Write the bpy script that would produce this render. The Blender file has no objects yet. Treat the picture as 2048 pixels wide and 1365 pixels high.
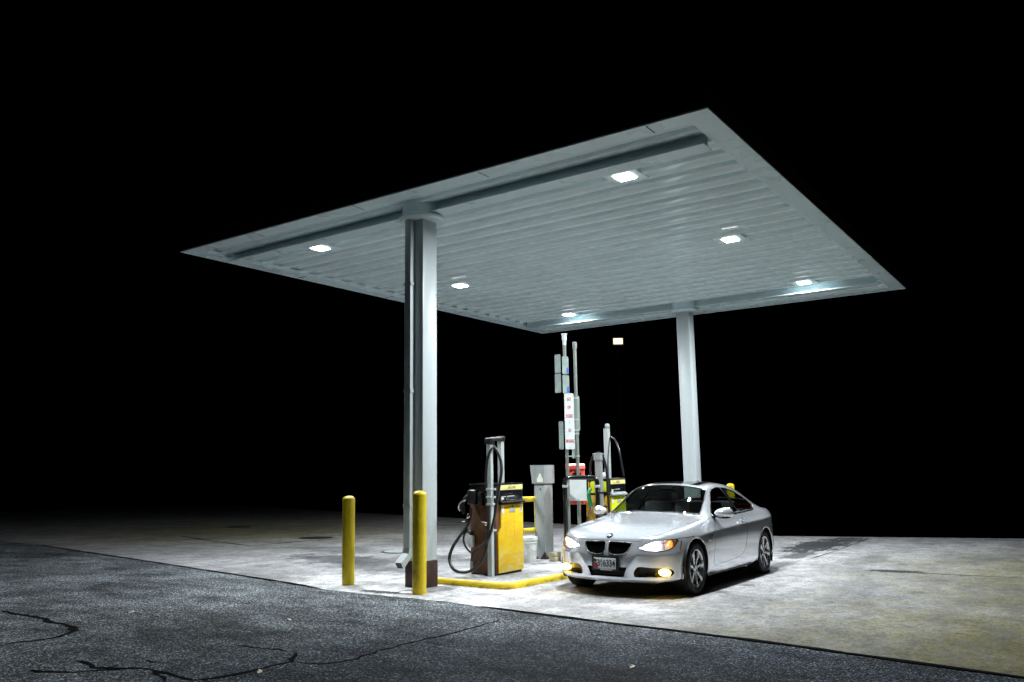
import bpy, bmesh, math, random
import numpy as np
from mathutils import Vector, Matrix

random.seed(7)
S = bpy.context.scene
COL = S.collection
V = Vector
PI = math.pi

# ------------------------------------------------------------------ camera
CAM = np.array([[0.5747885863588198, -0.8181674210225897, -0.014837525699187934],
                [-0.11522701149295468, -0.09887544786036429, 0.9884059801684806],
                [0.8101486387163975, 0.5664147923453773, 0.151107465726585]])
FPX = 1632.555
HC = 1.576          # camera height over the ground plane at x = 8
KS = 0.019          # the forecourt falls away by 1.9 % along +x


def gz(x):
    return -KS * (x - 8.0)


def ray(px, py):
    return CAM.T @ np.array([(px - 1024) / FPX, -(py - 682.5) / FPX, 1.0])


def gp(px, py, up=0.0):
    """photo pixel -> point on the forecourt (raised by up)"""
    d = ray(px, py)
    t = (-HC + 8 * KS + up) / (d[2] + KS * d[0])
    return V((d[0] * t, d[1] * t, HC + d[2] * t))


def vp(px, py, dist):
    """photo pixel -> point on a vertical plane square to the view at a given distance"""
    d = ray(px, py)
    h = np.array([0.8195, 0.5730])
    t = dist / (d[0] * h[0] + d[1] * h[1])
    return V((d[0] * t, d[1] * t, HC + d[2] * t))


cd = bpy.data.cameras.new("camera")
cd.sensor_width = 36.0
cd.lens = FPX / 2048 * 36.0
cd.clip_start = 0.05
cd.clip_end = 2000
cam = bpy.data.objects.new("camera", cd)
COL.objects.link(cam)
r, u, f = [V(x) for x in CAM]
cam.matrix_world = Matrix(((r.x, u.x, -f.x, 0), (r.y, u.y, -f.y, 0), (r.z, u.z, -f.z, HC), (0, 0, 0, 1)))
S.camera = cam

S.render.resolution_x = 1024
S.render.resolution_y = 682
S.view_settings.view_transform = 'Standard'
S.view_settings.look = 'None'
S.view_settings.exposure = 0.0
S.view_settings.gamma = 1.0
S.render.engine = 'CYCLES'
S.cycles.use_denoising = True
S.cycles.max_bounces = 8
S.cycles.transparent_max_bounces = 12
S.cycles.caustics_reflective = False
S.cycles.caustics_refractive = False
S.cycles.sample_clamp_indirect = 6.0

# ------------------------------------------------------------------ world: night
W = bpy.data.worlds.new("World")
S.world = W
W.use_nodes = True
nt = W.node_tree
bg = nt.nodes['Background']
sky = nt.nodes.new('ShaderNodeTexSky')
sky.sky_type = 'NISHITA'
sky.sun_disc = False
sky.sun_elevation = math.radians(-4)
sky.sun_rotation = math.radians(200)
nt.links.new(sky.outputs[0], bg.inputs[0])
bg.inputs[1].default_value = 0.0004


# ------------------------------------------------------------------ materials
def lin(c):
    return tuple(x / 12.92 if x <= 0.04045 else ((x + 0.055) / 1.055) ** 2.4 for x in c)


class NT:
    def __init__(self, name):
        self.m = bpy.data.materials.new(name)
        self.m.use_nodes = True
        self.t = self.m.node_tree
        self.b = self.t.nodes['Principled BSDF']
        self.tc = None

    def node(self, ty, **kw):
        n = self.t.nodes.new(ty)
        for k, v in kw.items():
            setattr(n, k, v)
        return n

    def link(self, a, b):
        self.t.links.new(a, b)

    def coord(self, kind='Object'):
        if self.tc is None:
            self.tc = self.node('ShaderNodeTexCoord')
        return self.tc.outputs[kind]

    def mapped(self, scale=(1, 1, 1), loc=(0, 0, 0), rot=(0, 0, 0), kind='Object'):
        m = self.node('ShaderNodeMapping')
        m.inputs['Scale'].default_value = scale
        m.inputs['Location'].default_value = loc
        m.inputs['Rotation'].default_value = rot
        self.link(self.coord(kind), m.inputs[0])
        return m.outputs[0]

    def noise(self, scale, detail=4, rough=0.55, vec=None, dist=0.0):
        n = self.node('ShaderNodeTexNoise')
        n.inputs['Scale'].default_value = scale
        n.inputs['Detail'].default_value = detail
        n.inputs['Roughness'].default_value = rough
        n.inputs['Distortion'].default_value = dist
        self.link(vec if vec is not None else self.coord(), n.inputs['Vector'])
        return n.outputs['Fac']

    def ramp(self, fac, stops):
        r_ = self.node('ShaderNodeValToRGB')
        e = r_.color_ramp.elements
        while len(e) < len(stops):
            e.new(0.5)
        for i, (p, c) in enumerate(stops):
            e[i].position = p
            e[i].color = (c, c, c, 1) if isinstance(c, (int, float)) else (*c, 1)
        self.link(fac, r_.inputs[0])
        return r_.outputs[0]

    def mix(self, fac, a, b, mode='MIX'):
        n = self.node('ShaderNodeMix', data_type='RGBA', blend_type=mode)
        if isinstance(fac, (int, float)):
            n.inputs[0].default_value = fac
        else:
            self.link(fac, n.inputs[0])
        for s, v in ((n.inputs[6], a), (n.inputs[7], b)):
            if isinstance(v, (tuple, list)):
                s.default_value = (*v, 1)
            else:
                self.link(v, s)
        return n.outputs[2]

    def math(self, op, a, b=None):
        n = self.node('ShaderNodeMath', operation=op)
        for s, v in ((n.inputs[0], a), (n.inputs[1], b)):
            if v is None:
                continue
            if isinstance(v, (int, float)):
                s.default_value = v
            else:
                self.link(v, s)
        return n.outputs[0]

    def bump(self, h, strength=0.3, dist=0.01):
        n = self.node('ShaderNodeBump')
        n.inputs['Strength'].default_value = strength
        n.inputs['Distance'].default_value = dist
        self.link(h, n.inputs['Height'])
        self.link(n.outputs[0], self.b.inputs['Normal'])


def pm(name, base, rough=0.5, metal=0.0, var=0.12, scale=6.0, bump=0.0, coat=0.0, spec=0.5, streak=False):
    n = NT(name)
    vec = n.mapped(scale=(1, 1, 0.15)) if streak else None
    f_ = n.noise(scale, 5, 0.6, vec)
    lo = tuple(c * (1 - var) for c in base)
    hi = tuple(min(1, c * (1 + var)) for c in base)
    n.link(n.ramp(f_, [(0.3, lo), (0.7, hi)]), n.b.inputs['Base Color'])
    n.b.inputs['Roughness'].default_value = rough
    n.b.inputs['Metallic'].default_value = metal
    n.b.inputs['Specular IOR Level'].default_value = spec
    n.b.inputs['Coat Weight'].default_value = coat
    n.b.inputs['Coat Roughness'].default_value = 0.04
    n.link(n.ramp(n.noise(scale * 2.3, 3), [(0.3, max(0.02, rough * 0.8)), (0.7, min(1, rough * 1.2))]),
           n.b.inputs['Roughness'])
    if bump:
        n.bump(n.noise(scale * 12, 3), bump, 0.004)
    return n.m


def emit(name, col, st):
    n = NT(name)
    n.b.inputs['Base Color'].default_value = (0.8, 0.8, 0.8, 1)
    n.b.inputs['Emission Color'].default_value = (*col, 1)
    n.b.inputs['Emission Strength'].default_value = st
    return n.m


def glass(name, tint=(0.6, 0.65, 0.65), refl=1.0):
    m = bpy.data.materials.new(name)
    m.use_nodes = True
    t = m.node_tree
    t.nodes.clear()
    out = t.nodes.new('ShaderNodeOutputMaterial')
    tr = t.nodes.new('ShaderNodeBsdfTransparent')
    tr.inputs[0].default_value = (*tint, 1)
    gl = t.nodes.new('ShaderNodeBsdfGlossy')
    gl.inputs['Roughness'].default_value = 0.02
    fr = t.nodes.new('ShaderNodeFresnel')
    fr.inputs[0].default_value = 1.5
    mu = t.nodes.new('ShaderNodeMath')
    mu.operation = 'MULTIPLY'
    mu.inputs[1].default_value = refl
    t.links.new(fr.outputs[0], mu.inputs[0])
    mx = t.nodes.new('ShaderNodeMixShader')
    t.links.new(mu.outputs[0], mx.inputs[0])
    t.links.new(tr.outputs[0], mx.inputs[1])
    t.links.new(gl.outputs[0], mx.inputs[2])
    t.links.new(mx.outputs[0], out.inputs[0])
    return m


def concrete_mat(name, base=0.5, stains=(), light_cast=(), pale=()):
    n = NT(name)
    co = n.coord()
    big = n.noise(0.35, 5, 0.6)
    mot = n.noise(3.0, 8, 0.7)
    wob = n.noise(1.5, 6, 0.7)
    wob2 = n.noise(5.0, 4, 0.7, n.mapped(scale=(0.5, 1.6, 1)))

    def blob(sx, sy, rx, ry, an, a1, a2):
        """1 inside a wobbling ellipse on the ground, 0 outside"""
        m = n.node('ShaderNodeMapping', vector_type='TEXTURE')
        m.inputs['Location'].default_value = (sx, sy, 0)
        m.inputs['Rotation'].default_value = (0, 0, an)
        m.inputs['Scale'].default_value = (rx, ry, 1000)
        n.link(co, m.inputs[0])
        ln = n.node('ShaderNodeVectorMath', operation='LENGTH')
        n.link(m.outputs[0], ln.inputs[0])
        d = n.math('SUBTRACT', 1.0, ln.outputs['Value'])
        d = n.math('ADD', d, n.math('MULTIPLY', n.math('SUBTRACT', wob, 0.5), a1))
        return n.math('ADD', d, n.math('MULTIPLY', n.math('SUBTRACT', wob2, 0.5), a2))

    k = base
    col = n.ramp(big, [(0.3, (k * 0.78, k * 0.775, k * 0.81)), (0.7, (k * 1.15, k * 1.14, k * 1.18))])
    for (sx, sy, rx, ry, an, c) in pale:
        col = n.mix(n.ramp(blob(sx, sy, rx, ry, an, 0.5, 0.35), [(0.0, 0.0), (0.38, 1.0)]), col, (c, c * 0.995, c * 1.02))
    for (sx, sy, rx, ry, stg) in light_cast:  # olive cast of the light, painted into the concrete colour
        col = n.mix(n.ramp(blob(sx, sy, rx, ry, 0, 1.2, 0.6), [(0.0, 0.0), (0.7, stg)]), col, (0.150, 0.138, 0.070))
    col = n.mix(0.75, col, n.ramp(mot, [(0.32, 0.24), (0.52, 0.52), (0.70, 0.68)]), 'OVERLAY')
    patch = n.noise(0.9, 6, 0.7, n.mapped(scale=(1, 1.2, 1), loc=(7, 3, 0)))
    col = n.mix(1.0, col, n.ramp(patch, [(0.34, 0.66), (0.56, 1.0), (0.70, 1.16)]), 'MULTIPLY')
    sp = n.noise(34.0, 6, 0.85)
    col = n.mix(1.0, col, n.ramp(sp, [(0.34, 0.36), (0.5, 1.0), (0.66, 1.55)]), 'MULTIPLY')
    mid = n.noise(9.0, 6, 0.75)
    col = n.mix(1.0, col, n.ramp(mid, [(0.34, 0.66), (0.52, 1.0), (0.68, 1.18)]), 'MULTIPLY')
    # drive-lane streaks running along x
    st = n.noise(1.0, 6, 0.65, n.mapped(scale=(0.28, 1.7, 1)), 0.4)
    col = n.mix(n.ramp(st, [(0.50, 0.0), (0.70, 0.5)]), col, (k * 0.40, k * 0.40, k * 0.42))
    sm = n.noise(2.2, 7, 0.72, n.mapped(scale=(0.9, 1.3, 1), loc=(3.1, 1.7, 0)), 0.5)
    col = n.mix(n.ramp(sm, [(0.62, 0.0), (0.69, 0.55)]), col, (0.045, 0.045, 0.05))
    # small drips and gum spots
    vo = n.node('ShaderNodeTexVoronoi')
    vo.inputs['Scale'].default_value = 2.6
    n.link(co, vo.inputs['Vector'])
    col = n.mix(n.ramp(n.math('ADD', vo.outputs['Distance'], n.math('MULTIPLY', sp, 0.06)), [(0.075, 0.75), (0.10, 0.0)]), col, (0.05, 0.05, 0.052))
    # oil stains with their own place and shape: (x, y, radius along x, radius along y, angle, strength)
    tot = None
    for (sx, sy, rx, ry, an, stg) in stains:
        d = n.ramp(blob(sx, sy, rx, ry, an, 2.6, 2.2), [(-0.0, 0.0), (0.30, stg)])
        tot = d if tot is None else n.math('MAXIMUM', tot, d)
    if tot is not None:
        col = n.mix(tot, col, (0.022, 0.023, 0.026))
    n.link(col, n.b.inputs['Base Color'])
    n.b.inputs['Roughness'].default_value = 0.9
    n.b.inputs['Specular IOR Level'].default_value = 0.15
    n.bump(n.mix(0.5, n.noise(60, 4), n.noise(9, 4)), 0.6, 0.014)
    return n.m


def asphalt_mat(name):
    n = NT(name)
    v = n.node('ShaderNodeTexVoronoi')
    v.inputs['Scale'].default_value = 85.0
    n.link(n.coord(), v.inputs['Vector'])
    stone = n.ramp(v.outputs['Color'], [(0.0, (0.006, 0.0068, 0.0075)), (0.5, (0.040, 0.045, 0.050)), (0.75, (0.15, 0.165, 0.18)), (1.0, (0.60, 0.64, 0.68))])
    fine = n.noise(190.0, 3, 0.75)
    col = n.mix(0.6, stone, n.ramp(fine, [(0.3, 0.25), (0.7, 0.8)]), 'OVERLAY')
    big = n.noise(0.5, 6, 0.62)
    col = n.mix(1.0, col, n.ramp(big, [(0.34, 0.55), (0.66, 1.75)]), 'MULTIPLY')
    med = n.noise(2.6, 5, 0.65, n.mapped(scale=(1, 0.5, 1)))
    col = n.mix(1.0, col, n.ramp(med, [(0.34, 0.45), (0.6, 1.15)]), 'MULTIPLY')
    # a darker, younger strip of surfacing along the pad on the car side
    m = n.node('ShaderNodeMapping', vector_type='TEXTURE')
    m.inputs['Location'].default_value = (4.6, 1.4, 0)
    m.inputs['Scale'].default_value = (3.6, 5.6, 1000)
    n.link(n.coord(), m.inputs[0])
    ln = n.node('ShaderNodeVectorMath', operation='LENGTH')
    n.link(m.outputs[0], ln.inputs[0])
    d = n.math('ADD', n.math('SUBTRACT', 1.0, ln.outputs['Value']), n.math('MULTIPLY', n.math('SUBTRACT', big, 0.5), 1.0))
    col = n.mix(n.ramp(d, [(0.0, 0.0), (0.40, 1.0)]), col, n.mix(1.0, col, (0.34, 0.37, 0.42), 'MULTIPLY'))
    n.link(col, n.b.inputs['Base Color'])
    n.b.inputs['Roughness'].default_value = 0.95
    n.b.inputs['Specular IOR Level'].default_value = 0.08
    n.bump(n.mix(0.5, v.outputs['Distance'], fine), 0.8, 0.012)
    return n.m


M = {}
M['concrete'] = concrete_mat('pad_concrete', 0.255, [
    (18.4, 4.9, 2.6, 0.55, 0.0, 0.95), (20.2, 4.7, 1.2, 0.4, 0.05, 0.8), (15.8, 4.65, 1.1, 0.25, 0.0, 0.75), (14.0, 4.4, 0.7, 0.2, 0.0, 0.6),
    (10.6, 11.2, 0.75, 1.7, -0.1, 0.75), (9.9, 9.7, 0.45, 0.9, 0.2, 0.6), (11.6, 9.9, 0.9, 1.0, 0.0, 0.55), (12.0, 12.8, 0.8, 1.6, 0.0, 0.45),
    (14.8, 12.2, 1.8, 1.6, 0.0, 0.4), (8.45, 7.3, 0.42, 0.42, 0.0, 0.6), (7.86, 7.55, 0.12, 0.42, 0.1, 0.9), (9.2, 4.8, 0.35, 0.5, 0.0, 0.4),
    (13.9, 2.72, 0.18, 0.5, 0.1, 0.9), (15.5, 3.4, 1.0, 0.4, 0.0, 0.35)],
    [(7.5, -0.8, 5.2, 4.9, 1.0), (14.5, -1.2, 6.5, 4.9, 1.0), (15.0, 19.5, 6.0, 7.0, 0.8)],  # outer slabs tinted olive to imitate the light there
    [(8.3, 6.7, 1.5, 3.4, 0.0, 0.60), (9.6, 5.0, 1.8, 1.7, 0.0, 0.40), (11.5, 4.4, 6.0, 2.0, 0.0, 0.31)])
M['island_concrete'] = concrete_mat('island_concrete', 0.42, [(10.6, 6.75, 0.25, 0.18, 0.2, 0.5)])
M['asphalt'] = asphalt_mat('asphalt')
M['fascia_dark'] = pm('dark_fascia', (0.006, 0.007, 0.007), 0.5)
M['gap'] = pm('dark_joint', (0.010, 0.010, 0.011), 1.0, spec=0.0)
M['grass'] = pm('night_bank', (0.02, 0.025, 0.012), 0.95, var=0.4)
M['white_metal'] = pm('white_painted_metal', (0.80, 0.91, 0.93), 0.10, var=0.03, scale=0.7, spec=0.9)
M['white_trim'] = pm('white_trim', (0.66, 0.79, 0.82), 0.30, var=0.06, scale=0.6)
M['column_white'] = pm('column_paint', (0.47, 0.52, 0.54), 0.33, var=0.1, scale=0.8, streak=True)
M['grey_metal'] = pm('galvanised', (0.29, 0.32, 0.33), 0.42, metal=0.1, var=0.22, scale=5, streak=True)
M['pale_metal'] = pm('pale_aluminium', (0.44, 0.48, 0.48), 0.35, metal=0.1, var=0.12, scale=8, streak=True)
M['pipe'] = pm('pipe_paint', (0.20, 0.23, 0.20), 0.45, metal=0.1, var=0.45, scale=7, streak=True)
M['black'] = pm('black_plastic', (0.007, 0.007, 0.008), 0.45, spec=0.3)
M['black_gloss'] = pm('black_gloss', (0.008, 0.008, 0.01), 0.12)
M['rubber'] = pm('hose_rubber', (0.012, 0.012, 0.013), 0.33)
M['tyre'] = pm('tyre_rubber', (0.008, 0.008, 0.008), 0.75)
M['chrome'] = pm('chrome', (0.8, 0.8, 0.82), 0.15, metal=1.0, var=0.05)
M['alloy'] = pm('alloy_wheel', (0.62, 0.63, 0.65), 0.28, metal=0.85, var=0.06)
M['sign_white'] = pm('sign_white', (0.66, 0.71, 0.71), 0.45, var=0.08)
M['sign_back'] = pm('sign_back', (0.24, 0.30, 0.28), 0.4, metal=0.1, var=0.18)
M['red'] = pm('red_letter', (0.45, 0.02, 0.05), 0.5)
M['red_box'] = pm('red_cabinet', (0.68, 0.085, 0.055), 0.45, var=0.2)
M['ink'] = pm('ink', (0.01, 0.01, 0.012), 0.6)
M['blue'] = pm('blue_sticker', (0.03, 0.07, 0.5), 0.5)
M['cream'] = pm('cream_label', (0.80, 0.74, 0.28), 0.5)
M['label'] = pm('pale_label', (0.7, 0.7, 0.66), 0.5)
M['plate_grey'] = pm('grey_label', (0.4, 0.42, 0.42), 0.5, metal=0.3)
M['green'] = pm('green_plastic', (0.005, 0.22, 0.09), 0.35)
M['bucket'] = pm('bucket_white', (0.62, 0.64, 0.62), 0.5, var=0.15, scale=9)
M['brick'] = pm('pale_brick', (0.40, 0.36, 0.24), 0.85, var=0.3, scale=14, bump=0.4)
M['rag'] = pm('white_rag', (0.75, 0.77, 0.8), 0.9)
M['leaf'] = pm('dry_leaf', (0.45, 0.40, 0.30), 0.8)
M['iron'] = pm('cast_iron', (0.03, 0.03, 0.03), 0.6, metal=0.5, var=0.3)
M['wood_pole'] = pm('dark_pole', (0.02, 0.018, 0.015), 0.9)
M['seat'] = pm('seat_leather', (0.012, 0.012, 0.013), 0.5)
M['dash'] = pm('dashboard', (0.02, 0.022, 0.024), 0.55)
M['lens'] = emit('lamp_lens', (0.97, 1.0, 0.99), 18.0)
M['flood_lens'] = emit('flood_lens', (1.0, 0.86, 0.6), 3.0)
M['flood_halo'] = emit('flood_halo', (1.0, 0.55, 0.2), 0.16)  # warm halo of the lamp, imitated by a faintly glowing ring
M['xenon'] = emit('xenon', (0.93, 0.96, 1.0), 60.0)
M['halo'] = emit('halo_ring', (1.0, 0.98, 0.95), 5.0)
M['fog_lens'] = emit('fog_lens', (1.0, 0.68, 0.08), 22.0)
M['amber'] = emit('amber_lens', (1.0, 0.26, 0.01), 2.2)
M['tail'] = emit('tail_lens', (1.0, 0.01, 0.01), 1.2)
M['amber_dark'] = pm('amber_reflector', (0.22, 0.07, 0.015), 0.25)
M['glass'] = glass('car_glass', (0.44, 0.50, 0.48), 0.20)
M['lamp_cover'] = glass('lamp_cover', (0.9, 0.9, 0.9), 0.8)


def rust_mat():
    n = NT('rusty_brown_panel')
    a = n.noise(7, 7, 0.7, n.mapped(scale=(1, 1, 0.6)))
    col = n.ramp(a, [(0.25, (0.018, 0.008, 0.004)), (0.5, (0.10, 0.036, 0.009)), (0.75, (0.22, 0.085, 0.015))])
    n.link(col, n.b.inputs['Base Color'])
    n.b.inputs['Roughness'].default_value = 0.6
    n.bump(a, 0.25, 0.006)
    return n.m


def rusty_base():
    n = NT('rusty_steel_base')
    a = n.noise(9, 7, 0.7)
    n.link(n.ramp(a, [(0.3, (0.018, 0.010, 0.010)), (0.62, (0.05, 0.018, 0.014)), (0.8, (0.12, 0.05, 0.03))]), n.b.inputs['Base Color'])
    n.b.inputs['Roughness'].default_value = 0.6
    n.bump(a, 0.3, 0.005)
    return n.m


def yellow_panel(name, c1, c2, c3):
    """worn yellow sheet: paint, orange weathering bands, pale scuffs low down"""
    n = NT(name)
    a = n.noise(2.2, 6, 0.65, n.mapped(scale=(0.6, 0.6, 2.2)))
    col = n.mix(n.ramp(a, [(0.38, 0.0), (0.62, 1.0)]), c1, c2)
    b = n.noise(7.5, 7, 0.7, n.mapped(scale=(0.8, 0.8, 1.5), loc=(2, 1, 4)))
    z = n.node('ShaderNodeSeparateXYZ')
    n.link(n.coord(), z.inputs[0])
    low = n.ramp(z.outputs[2], [(0.05, 0.16), (0.5, 0.0)])
    col = n.mix(n.ramp(n.math('ADD', b, low), [(0.60, 0.0), (0.78, 0.75)]), col, c3)
    n.link(col, n.b.inputs['Base Color'])
    n.b.inputs['Roughness'].default_value = 0.5
    return n.m


def yellow_post():
    n = NT('yellow_post_paint')
    a = n.noise(5, 6, 0.65)
    col = n.ramp(a, [(0.3, (0.56, 0.39, 0.004)), (0.7, (0.74, 0.58, 0.010))])
    b = n.noise(6, 8, 0.75, n.mapped(scale=(1, 1, 0.35), loc=(4, 2, 1)))
    col = n.mix(n.ramp(b, [(0.56, 0.0), (0.66, 0.8)]), col, (0.05, 0.03, 0.008))
    n.link(col, n.b.inputs['Base Color'])
    n.b.inputs['Roughness'].default_value = 0.45
    n.bump(n.noise(60, 3), 0.3, 0.004)
    return n.m


def kerb_paint():
    n = NT('kerb_yellow')
    a = n.noise(4, 6, 0.65)
    col = n.ramp(a, [(0.3, (0.50, 0.34, 0.004)), (0.7, (0.68, 0.52, 0.012))])
    b = n.noise(9, 8, 0.75, n.mapped(scale=(0.7, 0.7, 2.5), loc=(4, 2, 1)))
    z = n.node('ShaderNodeSeparateXYZ')
    n.link(n.coord(), z.inputs[0])
    low = n.ramp(z.outputs[2], [(0.0, 0.16), (0.08, 0.0)])
    col = n.mix(n.ramp(n.math('ADD', b, low), [(0.62, 0.0), (0.74, 0.8)]), col, (0.10, 0.075, 0.02))
    n.link(col, n.b.inputs['Base Color'])
    n.b.inputs['Roughness'].default_value = 0.55
    n.bump(n.noise(40, 4), 0.4, 0.006)
    return n.m


M['kerb'] = kerb_paint()
M['rust'] = rust_mat()
M['rust_yellow'] = pm('rusty_yellow_panel', (0.42, 0.24, 0.01), 0.55, var=0.75, scale=9)
M['rusty_base'] = rusty_base()
M['yellow'] = yellow_panel('orange_yellow_sheet', (0.80, 0.56, 0.004), (0.70, 0.41, 0.005), (0.68, 0.64, 0.30))
M['lime'] = yellow_panel('lime_yellow_sheet', (0.62, 0.70, 0.004), (0.55, 0.60, 0.006), (0.6, 0.66, 0.1))
M['post'] = yellow_post()


def car_paint():
    n = NT('silver_car_paint')
    n.b.inputs['Base Color'].default_value = (0.84, 0.87, 0.94, 1)
    n.b.inputs['Metallic'].default_value = 0.64
    n.b.inputs['Roughness'].default_value = 0.34
    n.b.inputs['Coat Weight'].default_value = 1.0
    n.b.inputs['Coat Roughness'].default_value = 0.02
    fl = n.noise(900, 1)
    n.link(n.ramp(fl, [(0.3, 0.12), (0.7, 0.17)]), n.b.inputs['Roughness'])
    return n.m


M['paint'] = car_paint()


# ------------------------------------------------------------------ mesh helpers
def link_mesh(name, me, mats, parent=None):
    o = bpy.data.objects.new(name, me)
    COL.objects.link(o)
    for m in (mats if isinstance(mats, (list, tuple)) else [mats]):
        me.materials.append(m)
    if parent is not None:
        o.parent = parent
    return o


class MB:
    """collects shapes into one mesh"""

    def __init__(self):
        self.bm = bmesh.new()

    def box(self, a, b, bevel=0.0, mat=0, T=None):
        a, b = V(a), V(b)
        vs = [self.bm.verts.new((x, y, z)) for x in (a.x, b.x) for y in (a.y, b.y) for z in (a.z, b.z)]
        fs = []
        for q in ((0, 1, 3, 2), (4, 6, 7, 5), (0, 4, 5, 1), (2, 3, 7, 6), (0, 2, 6, 4), (1, 5, 7, 3)):
            fs.append(self.bm.faces.new([vs[i] for i in q]))
        if bevel:
            es = list({e for f_ in fs for e in f_.edges})
            rr = bmesh.ops.bevel(self.bm, geom=es, offset=bevel, segments=2, affect='EDGES', profile=0.5)
            fs = list({f_ for v in vs if v.is_valid for f_ in v.link_faces} | set(rr['faces']))
        for f_ in fs:
            if f_.is_valid:
                f_.material_index = mat
        if T is not None:
            bmesh.ops.transform(self.bm, matrix=T, verts=list({v for f_ in fs if f_.is_valid for v in f_.verts}))
        return self

    def prism(self, pts, d, mat=0, bevel=0.0):
        """polygon of 3D points extruded along d"""
        d = V(d)
        a = [self.bm.verts.new(V(p)) for p in pts]
        b = [self.bm.verts.new(V(p) + d) for p in pts]
        n = len(a)
        fs = [self.bm.faces.new(a[::-1]), self.bm.faces.new(b)]
        for i in range(n):
            fs.append(self.bm.faces.new((a[i], a[(i + 1) % n], b[(i + 1) % n], b[i])))
        if bevel:
            es = list({e for f_ in fs for e in f_.edges})
            bmesh.ops.bevel(self.bm, geom=es, offset=bevel, segments=2, affect='EDGES', profile=0.5)
        for f_ in fs:
            if f_.is_valid:
                f_.material_index = mat
        return self

    def tube(self, pts, rad, seg=12, closed=False, mat=0, caps=True):
        pts = [V(p) for p in pts]
        n = len(pts)
        rings = []
        up = None
        for i in range(n):
            if closed:
                t = pts[(i + 1) % n] - pts[i - 1]
            else:
                t = pts[min(i + 1, n - 1)] - pts[max(i - 1, 0)]
            if t.length < 1e-9:
                t = V((0, 0, 1))
            t.normalize()
            if up is None:
                up = t.orthogonal()
            up = (up - t * up.dot(t))
            if up.length < 1e-6:
                up = t.orthogonal()
            up.normalize()
            sd = t.cross(up)
            rr = rad[i] if isinstance(rad, (list, tuple)) else rad
            rings.append([self.bm.verts.new(pts[i] + (up * math.cos(a) + sd * math.sin(a)) * rr)
                          for a in [2 * PI * k / seg for k in range(seg)]])
        m = n if closed else n - 1
        for i in range(m):
            A_, B_ = rings[i], rings[(i + 1) % n]
            for k in range(seg):
                f_ = self.bm.faces.new((A_[k], A_[(k + 1) % seg], B_[(k + 1) % seg], B_[k]))
                f_.material_index = mat
        if caps and not closed:
            for rg in (rings[0][::-1], rings[-1]):
                f_ = self.bm.faces.new(rg)
                f_.material_index = mat
        return self

    def lathe(self, prof, seg=32, axis='z', at=(0, 0, 0), mat=0):
        """profile of (radius, height) about an axis"""
        at = V(at)
        rings = []
        for (rr, h) in prof:
            ring = []
            for k in range(seg):
                a = 2 * PI * k / seg
                c, s = rr * math.cos(a), rr * math.sin(a)
                p = {'z': (c, s, h), 'y': (c, h, s), 'x': (h, c, s)}[axis]
                ring.append(self.bm.verts.new(at + V(p)))
            rings.append(ring)
        for i in range(len(rings) - 1):
            for k in range(seg):
                f_ = self.bm.faces.new((rings[i][k], rings[i][(k + 1) % seg], rings[i + 1][(k + 1) % seg], rings[i + 1][k]))
                f_.material_index = mat
        for rg in (rings[0][::-1], rings[-1]):
            f_ = self.bm.faces.new(rg)
            f_.material_index = mat
        return self

    def poly(self, pts, mat=0):
        f_ = self.bm.faces.new([self.bm.verts.new(V(p)) for p in pts])
        f_.material_index = mat
        return self

    def build(self, name, mats, parent=None, smooth=35, weld=True):
        if weld:
            bmesh.ops.remove_doubles(self.bm, verts=self.bm.verts, dist=1e-5)
        bmesh.ops.recalc_face_normals(self.bm, faces=self.bm.faces)
        me = bpy.data.meshes.new(name)
        self.bm.to_mesh(me)
        self.bm.free()
        if smooth:
            me.shade_smooth()
            me.set_sharp_from_angle(angle=math.radians(smooth))
        return link_mesh(name, me, mats, parent)

    def split(self, name, mats, parent=None, smooth=35):
        """build, each loose piece an object of its own"""
        bm_ = self.bm
        bmesh.ops.recalc_face_normals(bm_, faces=bm_.faces)
        todo = set(bm_.verts)
        out = []
        while todo:
            st = [todo.pop()]
            comp = set(st)
            while st:
                v_ = st.pop()
                for e_ in v_.link_edges:
                    w_ = e_.other_vert(v_)
                    if w_ not in comp:
                        comp.add(w_)
                        st.append(w_)
            todo -= comp
            idx = {}
            co = []
            fs = []
            for f_ in {f_ for v_ in comp for f_ in v_.link_faces}:
                q_ = []
                for v_ in f_.verts:
                    if v_ not in idx:
                        idx[v_] = len(co)
                        co.append(v_.co.copy())
                    q_.append(idx[v_])
                fs.append(q_)
            me_ = bpy.data.meshes.new(name)
            me_.from_pydata(co, [], fs)
            if smooth:
                me_.shade_smooth()
                me_.set_sharp_from_angle(angle=math.radians(smooth))
            out.append(link_mesh(name, me_, mats, parent))
        bm_.free()
        return out

    def cprof(self, x0, y0, x1, y1, t, z0, z1, mat=0):
        """folded channel, open towards +y"""
        p_ = [(x0, y0), (x1, y0), (x1, y1), (x1 - t, y1), (x1 - t, y0 + t), (x0 + t, y0 + t), (x0 + t, y1), (x0, y1)]
        return self.prism([(a, b, z0) for a, b in p_], (0, 0, z1 - z0), mat)

    def ring(self, outer, inner, d, mat=0):
        """frame between two outlines of equal length, extruded along d"""
        d = V(d)
        o0 = [self.bm.verts.new(V(p)) for p in outer]
        i0 = [self.bm.verts.new(V(p)) for p in inner]
        o1 = [self.bm.verts.new(V(p) + d) for p in outer]
        i1 = [self.bm.verts.new(V(p) + d) for p in inner]
        n = len(outer)
        for k in range(n):
            j = (k + 1) % n
            for q in ((o0[k], o0[j], i0[j], i0[k]), (o1[j], o1[k], i1[k], i1[j]), (o0[j], o0[k], o1[k], o1[j]), (i0[k], i0[j], i1[j], i1[k])):
                self.bm.faces.new(q).material_index = mat
        return self


def rect(x0, y0, x1, y1, z):
    return [(x0, y0, z), (x1, y0, z), (x1, y1, z), (x0, y1, z)]


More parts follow.
